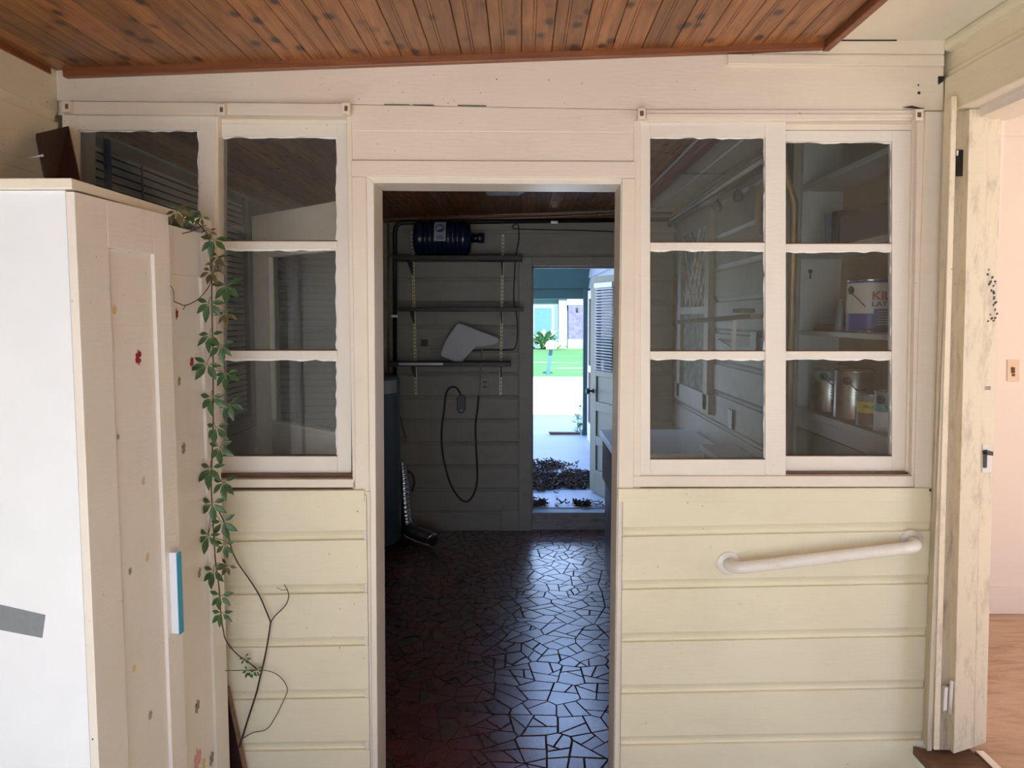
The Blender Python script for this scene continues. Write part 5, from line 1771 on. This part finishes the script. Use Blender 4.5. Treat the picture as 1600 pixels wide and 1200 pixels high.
def can(c, r, h, name, label, body, seed=0, ears=True, earang=-70, lid='steel'):
    t = thing(name, label, 'paint can', c)
    MB().lathe([(r - 0.002, 0.0), (r + 0.0015, 0.001), (r + 0.0015, 0.004), (r, 0.006), (r, h - 0.006), (r + 0.0015, h - 0.004), (r + 0.0015, h)], c, 'z', 48).build('body', body, t)
    MB().lathe([(r * 0.99, h - 0.0005), (r * 0.97, h + 0.001), (r * 0.88, h + 0.001), (r * 0.86, h - 0.004), (0.01, h - 0.004)], c, 'z', 40).build('lid', M[lid], t)
    if ears:
        a = math.radians(earang)
        e_ = Vector((math.cos(a), math.sin(a), 0))
        p = Vector(c) + e_ * (r - 0.002) + Vector((0, 0, h * 0.80))
        ring = []
        s_ = Vector((-e_.y, e_.x, 0))
        mb_ = MB()
        vs_ = [[mb_.bm.verts.new(p + e_ * d_ + (s_ * math.cos(t_) + Vector((0, 0, 1)) * math.sin(t_)) * q_) for t_ in [i * math.pi / 8 for i in range(16)]] for q_, d_ in ((0.017, 0), (0.016, 0.006), (0.008, 0.009))]
        for A_, B_ in zip(vs_, vs_[1:]):
            for i in range(16):
                mb_.bm.faces.new([A_[i], A_[(i + 1) % 16], B_[(i + 1) % 16], B_[i]])
        mb_.bm.faces.new(vs_[-1])
        mb_.build('ear', M['black'], t)
        MB().tube([p + e_ * 0.009, p + e_ * 0.010 + s_ * 0.02 + Vector((0, 0, -0.016)), Vector(c) + (e_ * math.cos(0.75) + s_ * math.sin(0.75)) * (r + 0.007) + Vector((0, 0, h * 0.48))], 0.0016, 6).build('handle', M['black'], t)
    return t


zk = zsh[2] + 0.0005
M['can_white'] = plain('cream_paint_label', (0.60, 0.57, 0.52), 0.35, var=0.02)
M['can_blue'] = plain('deep_blue_label', (0.025, 0.05, 0.30), 0.35)
M['can_sky'] = plain('mid_blue_label', (0.05, 0.16, 0.40), 0.35)
M['can_red'] = plain('red_lettering', (0.40, 0.03, 0.04), 0.4)
kc = Vector((XF + 0.100, 2.965, zk))
kr, kh = 0.088, 0.208
kn = can(kc, kr, kh, 'paint_can', 'large white and blue paint can with red lettering on the middle pantry shelf', M['steel'], earang=-168)
fa = math.atan2(-kc.y, -kc.x)          # angle facing the doorway side
def band_(mb_, z0, z1, a0, a1, rr_, mi=0, n=40, c=kc):
    vs_ = [[mb_.bm.verts.new((c.x + rr_ * math.cos(a0 + (a1 - a0) * i / n), c.y + rr_ * math.sin(a0 + (a1 - a0) * i / n), c.z + z)) for i in range(n + 1)] for z in (z0, z1)]
    for i in range(n):
        f_ = mb_.bm.faces.new([vs_[0][i], vs_[0][i + 1], vs_[1][i + 1], vs_[1][i]])
        f_.material_index = mi
        f_.smooth = True
mb = MB()
a0, a1 = fa - 1.45, fa + 4.3
band_(mb, 0.006, 0.074, a0, a1, kr + 0.0008, 1)
band_(mb, 0.074, kh - 0.014, a0, a1, kr + 0.0008, 0)
band_(mb, kh - 0.014, kh - 0.006, a0, a1, kr + 0.0008, 1)
band_(mb, 0.02, 0.092, fa + 0.15, fa + 1.5, kr + 0.0012, 2)
for i in range(6):
    band_(mb, 0.030 + i * 0.010, 0.0325 + i * 0.010, fa + 0.30, fa + 1.3 - 0.1 * (i % 3), kr + 0.0016, 0)
lab_ = mb.build('label', [M['can_white'], M['can_blue'], M['can_sky']], kn)


def lettering(txt, size, z, a_start, c, r, mat, parent, sx=1.0, name='lettering'):
    cu = bpy.data.curves.new('lettering', 'FONT')
    cu.body = txt
    cu.size = size
    cu.extrude = 0.0
    cu.offset = size * 0.02
    cu.resolution_u = 4
    to = bpy.data.objects.new('lettering', cu)
    COL.objects.link(to)
    dg = bpy.context.evaluated_depsgraph_get()
    me = bpy.data.meshes.new_from_object(to.evaluated_get(dg))
    bpy.data.objects.remove(to)
    bpy.data.curves.remove(cu)
    bm = bmesh.new()
    bm.from_mesh(me)
    bpy.data.meshes.remove(me)
    bmesh.ops.triangulate(bm, faces=bm.faces)
    bmesh.ops.subdivide_edges(bm, edges=[e for e in bm.edges if e.calc_length() > size * 0.3], cuts=2)
    mb_ = MB()
    mb_.bm.free()
    mb_.bm = bm
    for v in bm.verts:
        a = a_start + v.co.x * sx / r
        v.co = Vector((c.x + r * math.cos(a), c.y + r * math.sin(a), c.z + z + v.co.y))
    return mb_.build(name, M[mat], parent)
lettering('KILZ', 0.046, 0.128, fa + 0.04, kc, kr + 0.0016, 'can_red', lab_, 1.15)
lettering('LATEX', 0.026, 0.102, fa + 0.04, kc, kr + 0.0016, 'can_blue', lab_, 1.35)
zc_ = zsh[3] + 0.0005
M['tin'] = plain('brushed_tin', (0.52, 0.51, 0.49), 0.30, 0.95, var=0.12, scale=30)
M['tin_blue'] = plain('blue_grey_print', (0.16, 0.24, 0.28), 0.4)
M['print'] = plain('grey_print', (0.20, 0.19, 0.18), 0.5, var=0.3, scale=90)
for i, (yy, lb_) in enumerate(((3.31, 'plain tin paint can at the far end of the lower pantry shelf'), (3.067, 'plain tin paint can standing second on the lower pantry shelf'))):
    c = Vector((XF + 0.095, yy, zc_))
    t = can(c, 0.0825, 0.20, 'paint_can', lb_, M['tin'], earang=-135, lid='black' if i else 'tin_blue')
    f2 = math.atan2(-c.y, -c.x)
    mb = MB()
    if i == 0:
        band_(mb, 0.14, 0.182, f2 - 1.3, f2 + 1.3, 0.0833, 0, c=c)
    band_(mb, 0.030, 0.058, f2 + 0.05, f2 + 0.45, 0.0833, 1, c=c)
    for k in range(5):
        band_(mb, 0.075 + k * 0.012, 0.079 + k * 0.012, f2 + 0.0, f2 + 0.5 + 0.1 * (k % 2), 0.0833, 1, c=c)
    mb.build('label', [M['tin_blue'], M['print']], t)
M['yellow'] = plain('yellow_label', (0.58, 0.42, 0.04), 0.4)
M['brownlab'] = plain('brown_label', (0.22, 0.12, 0.06), 0.4)
M['tealab'] = plain('teal_label', (0.05, 0.28, 0.32), 0.4)
c = Vector((1.363, 2.85, zc_))
t = can(c, 0.053, 0.125, 'paint_can', 'small tin with a yellow label on the lower pantry shelf', M['tin'], ears=False)
f2 = math.atan2(-c.y, -c.x)
mb = MB()
band_(mb, 0.052, 0.095, f2 - 1.5, f2 + 1.6, 0.0537, 0, c=c)
band_(mb, 0.006, 0.052, f2 - 1.5, f2 + 1.6, 0.0537, 1, c=c)
band_(mb, 0.095, 0.118, f2 - 1.5, f2 + 1.6, 0.0537, 2, c=c)
lb2 = mb.build('label', [M['yellow'], M['brownlab'], M['print']], t)
lettering('FINISH', 0.017, 0.070, f2 - 0.55, c, 0.0543, 'black', lb2, 1.1)
c = Vector((1.356, 2.70, zc_))
t = can(c, 0.050, 0.150, 'paint_can', 'small tin with a teal and white label, nearest on the lower pantry shelf', M['tin'], ears=True, earang=-150)
f2 = math.atan2(-c.y, -c.x)
mb = MB()
band_(mb, 0.075, 0.140, f2 - 1.5, f2 + 1.6, 0.0507, 0, c=c)
band_(mb, 0.006, 0.075, f2 - 1.5, f2 + 1.6, 0.0507, 1, c=c)
mb.build('label', [M['tealab'], M['panelwhite']], t)
# dark case and blue folder on the upper shelf
zu = zsh[1] + 0.0005
tag(MB().box(XF + 0.015, XN - 0.012, 2.60, 3.08, zu, zu + 0.118).build('storage_case', plain('black_vinyl', (0.020, 0.018, 0.017), 0.5), bevel=0.008), 'black case standing on the upper pantry shelf', 'case')
tag(MB().box(XF + 0.02, XN - 0.03, 3.11, 3.17, zu, zu + 0.150).build('ring_binder', M['black'], bevel=0.003), 'black ring binder beside the black case on the upper shelf', 'binder')
tag(MB().prism([(XF + 0.02, 3.21, zu), (XN - 0.06, 3.21, zu), (XN - 0.06, 3.24, zu + 0.150), (XF + 0.02, 3.24, zu + 0.150)], (0, 0.012, 0)).build('folder', plain('slate_blue_card', (0.10, 0.14, 0.24), 0.6)), 'slate blue folder leaning at the far end of the upper pantry shelf', 'folder')
# sandpaper sheets beside the big can
for i in range(4):
    z = zk + 0.001 + i * 0.007
    tag(MB().prism([(XF + 0.02, 3.10 + i * 0.006, z), (XN - 0.03, 3.10, z), (XN - 0.03, 3.34 - i * 0.012, z), (XF + 0.02, 3.34 - i * 0.01, z)], (0, 0, 0.005)).build('sheet', M['brownlab']), 'brown sheet stacked beside the large white and blue paint can', 'sheet', 'brown sheets on the middle pantry shelf')
tag(MB().lathe([(0.017, 0), (0.018, 0.002), (0.018, 0.10), (0.010, 0.112), (0.010, 0.125), (0.012, 0.126), (0.012, 0.138)], (XF + 0.025, 3.072, zk), 'z', 18).build('bottle', M['heater']), 'thin grey bottle behind the large white and blue paint can', 'bottle')
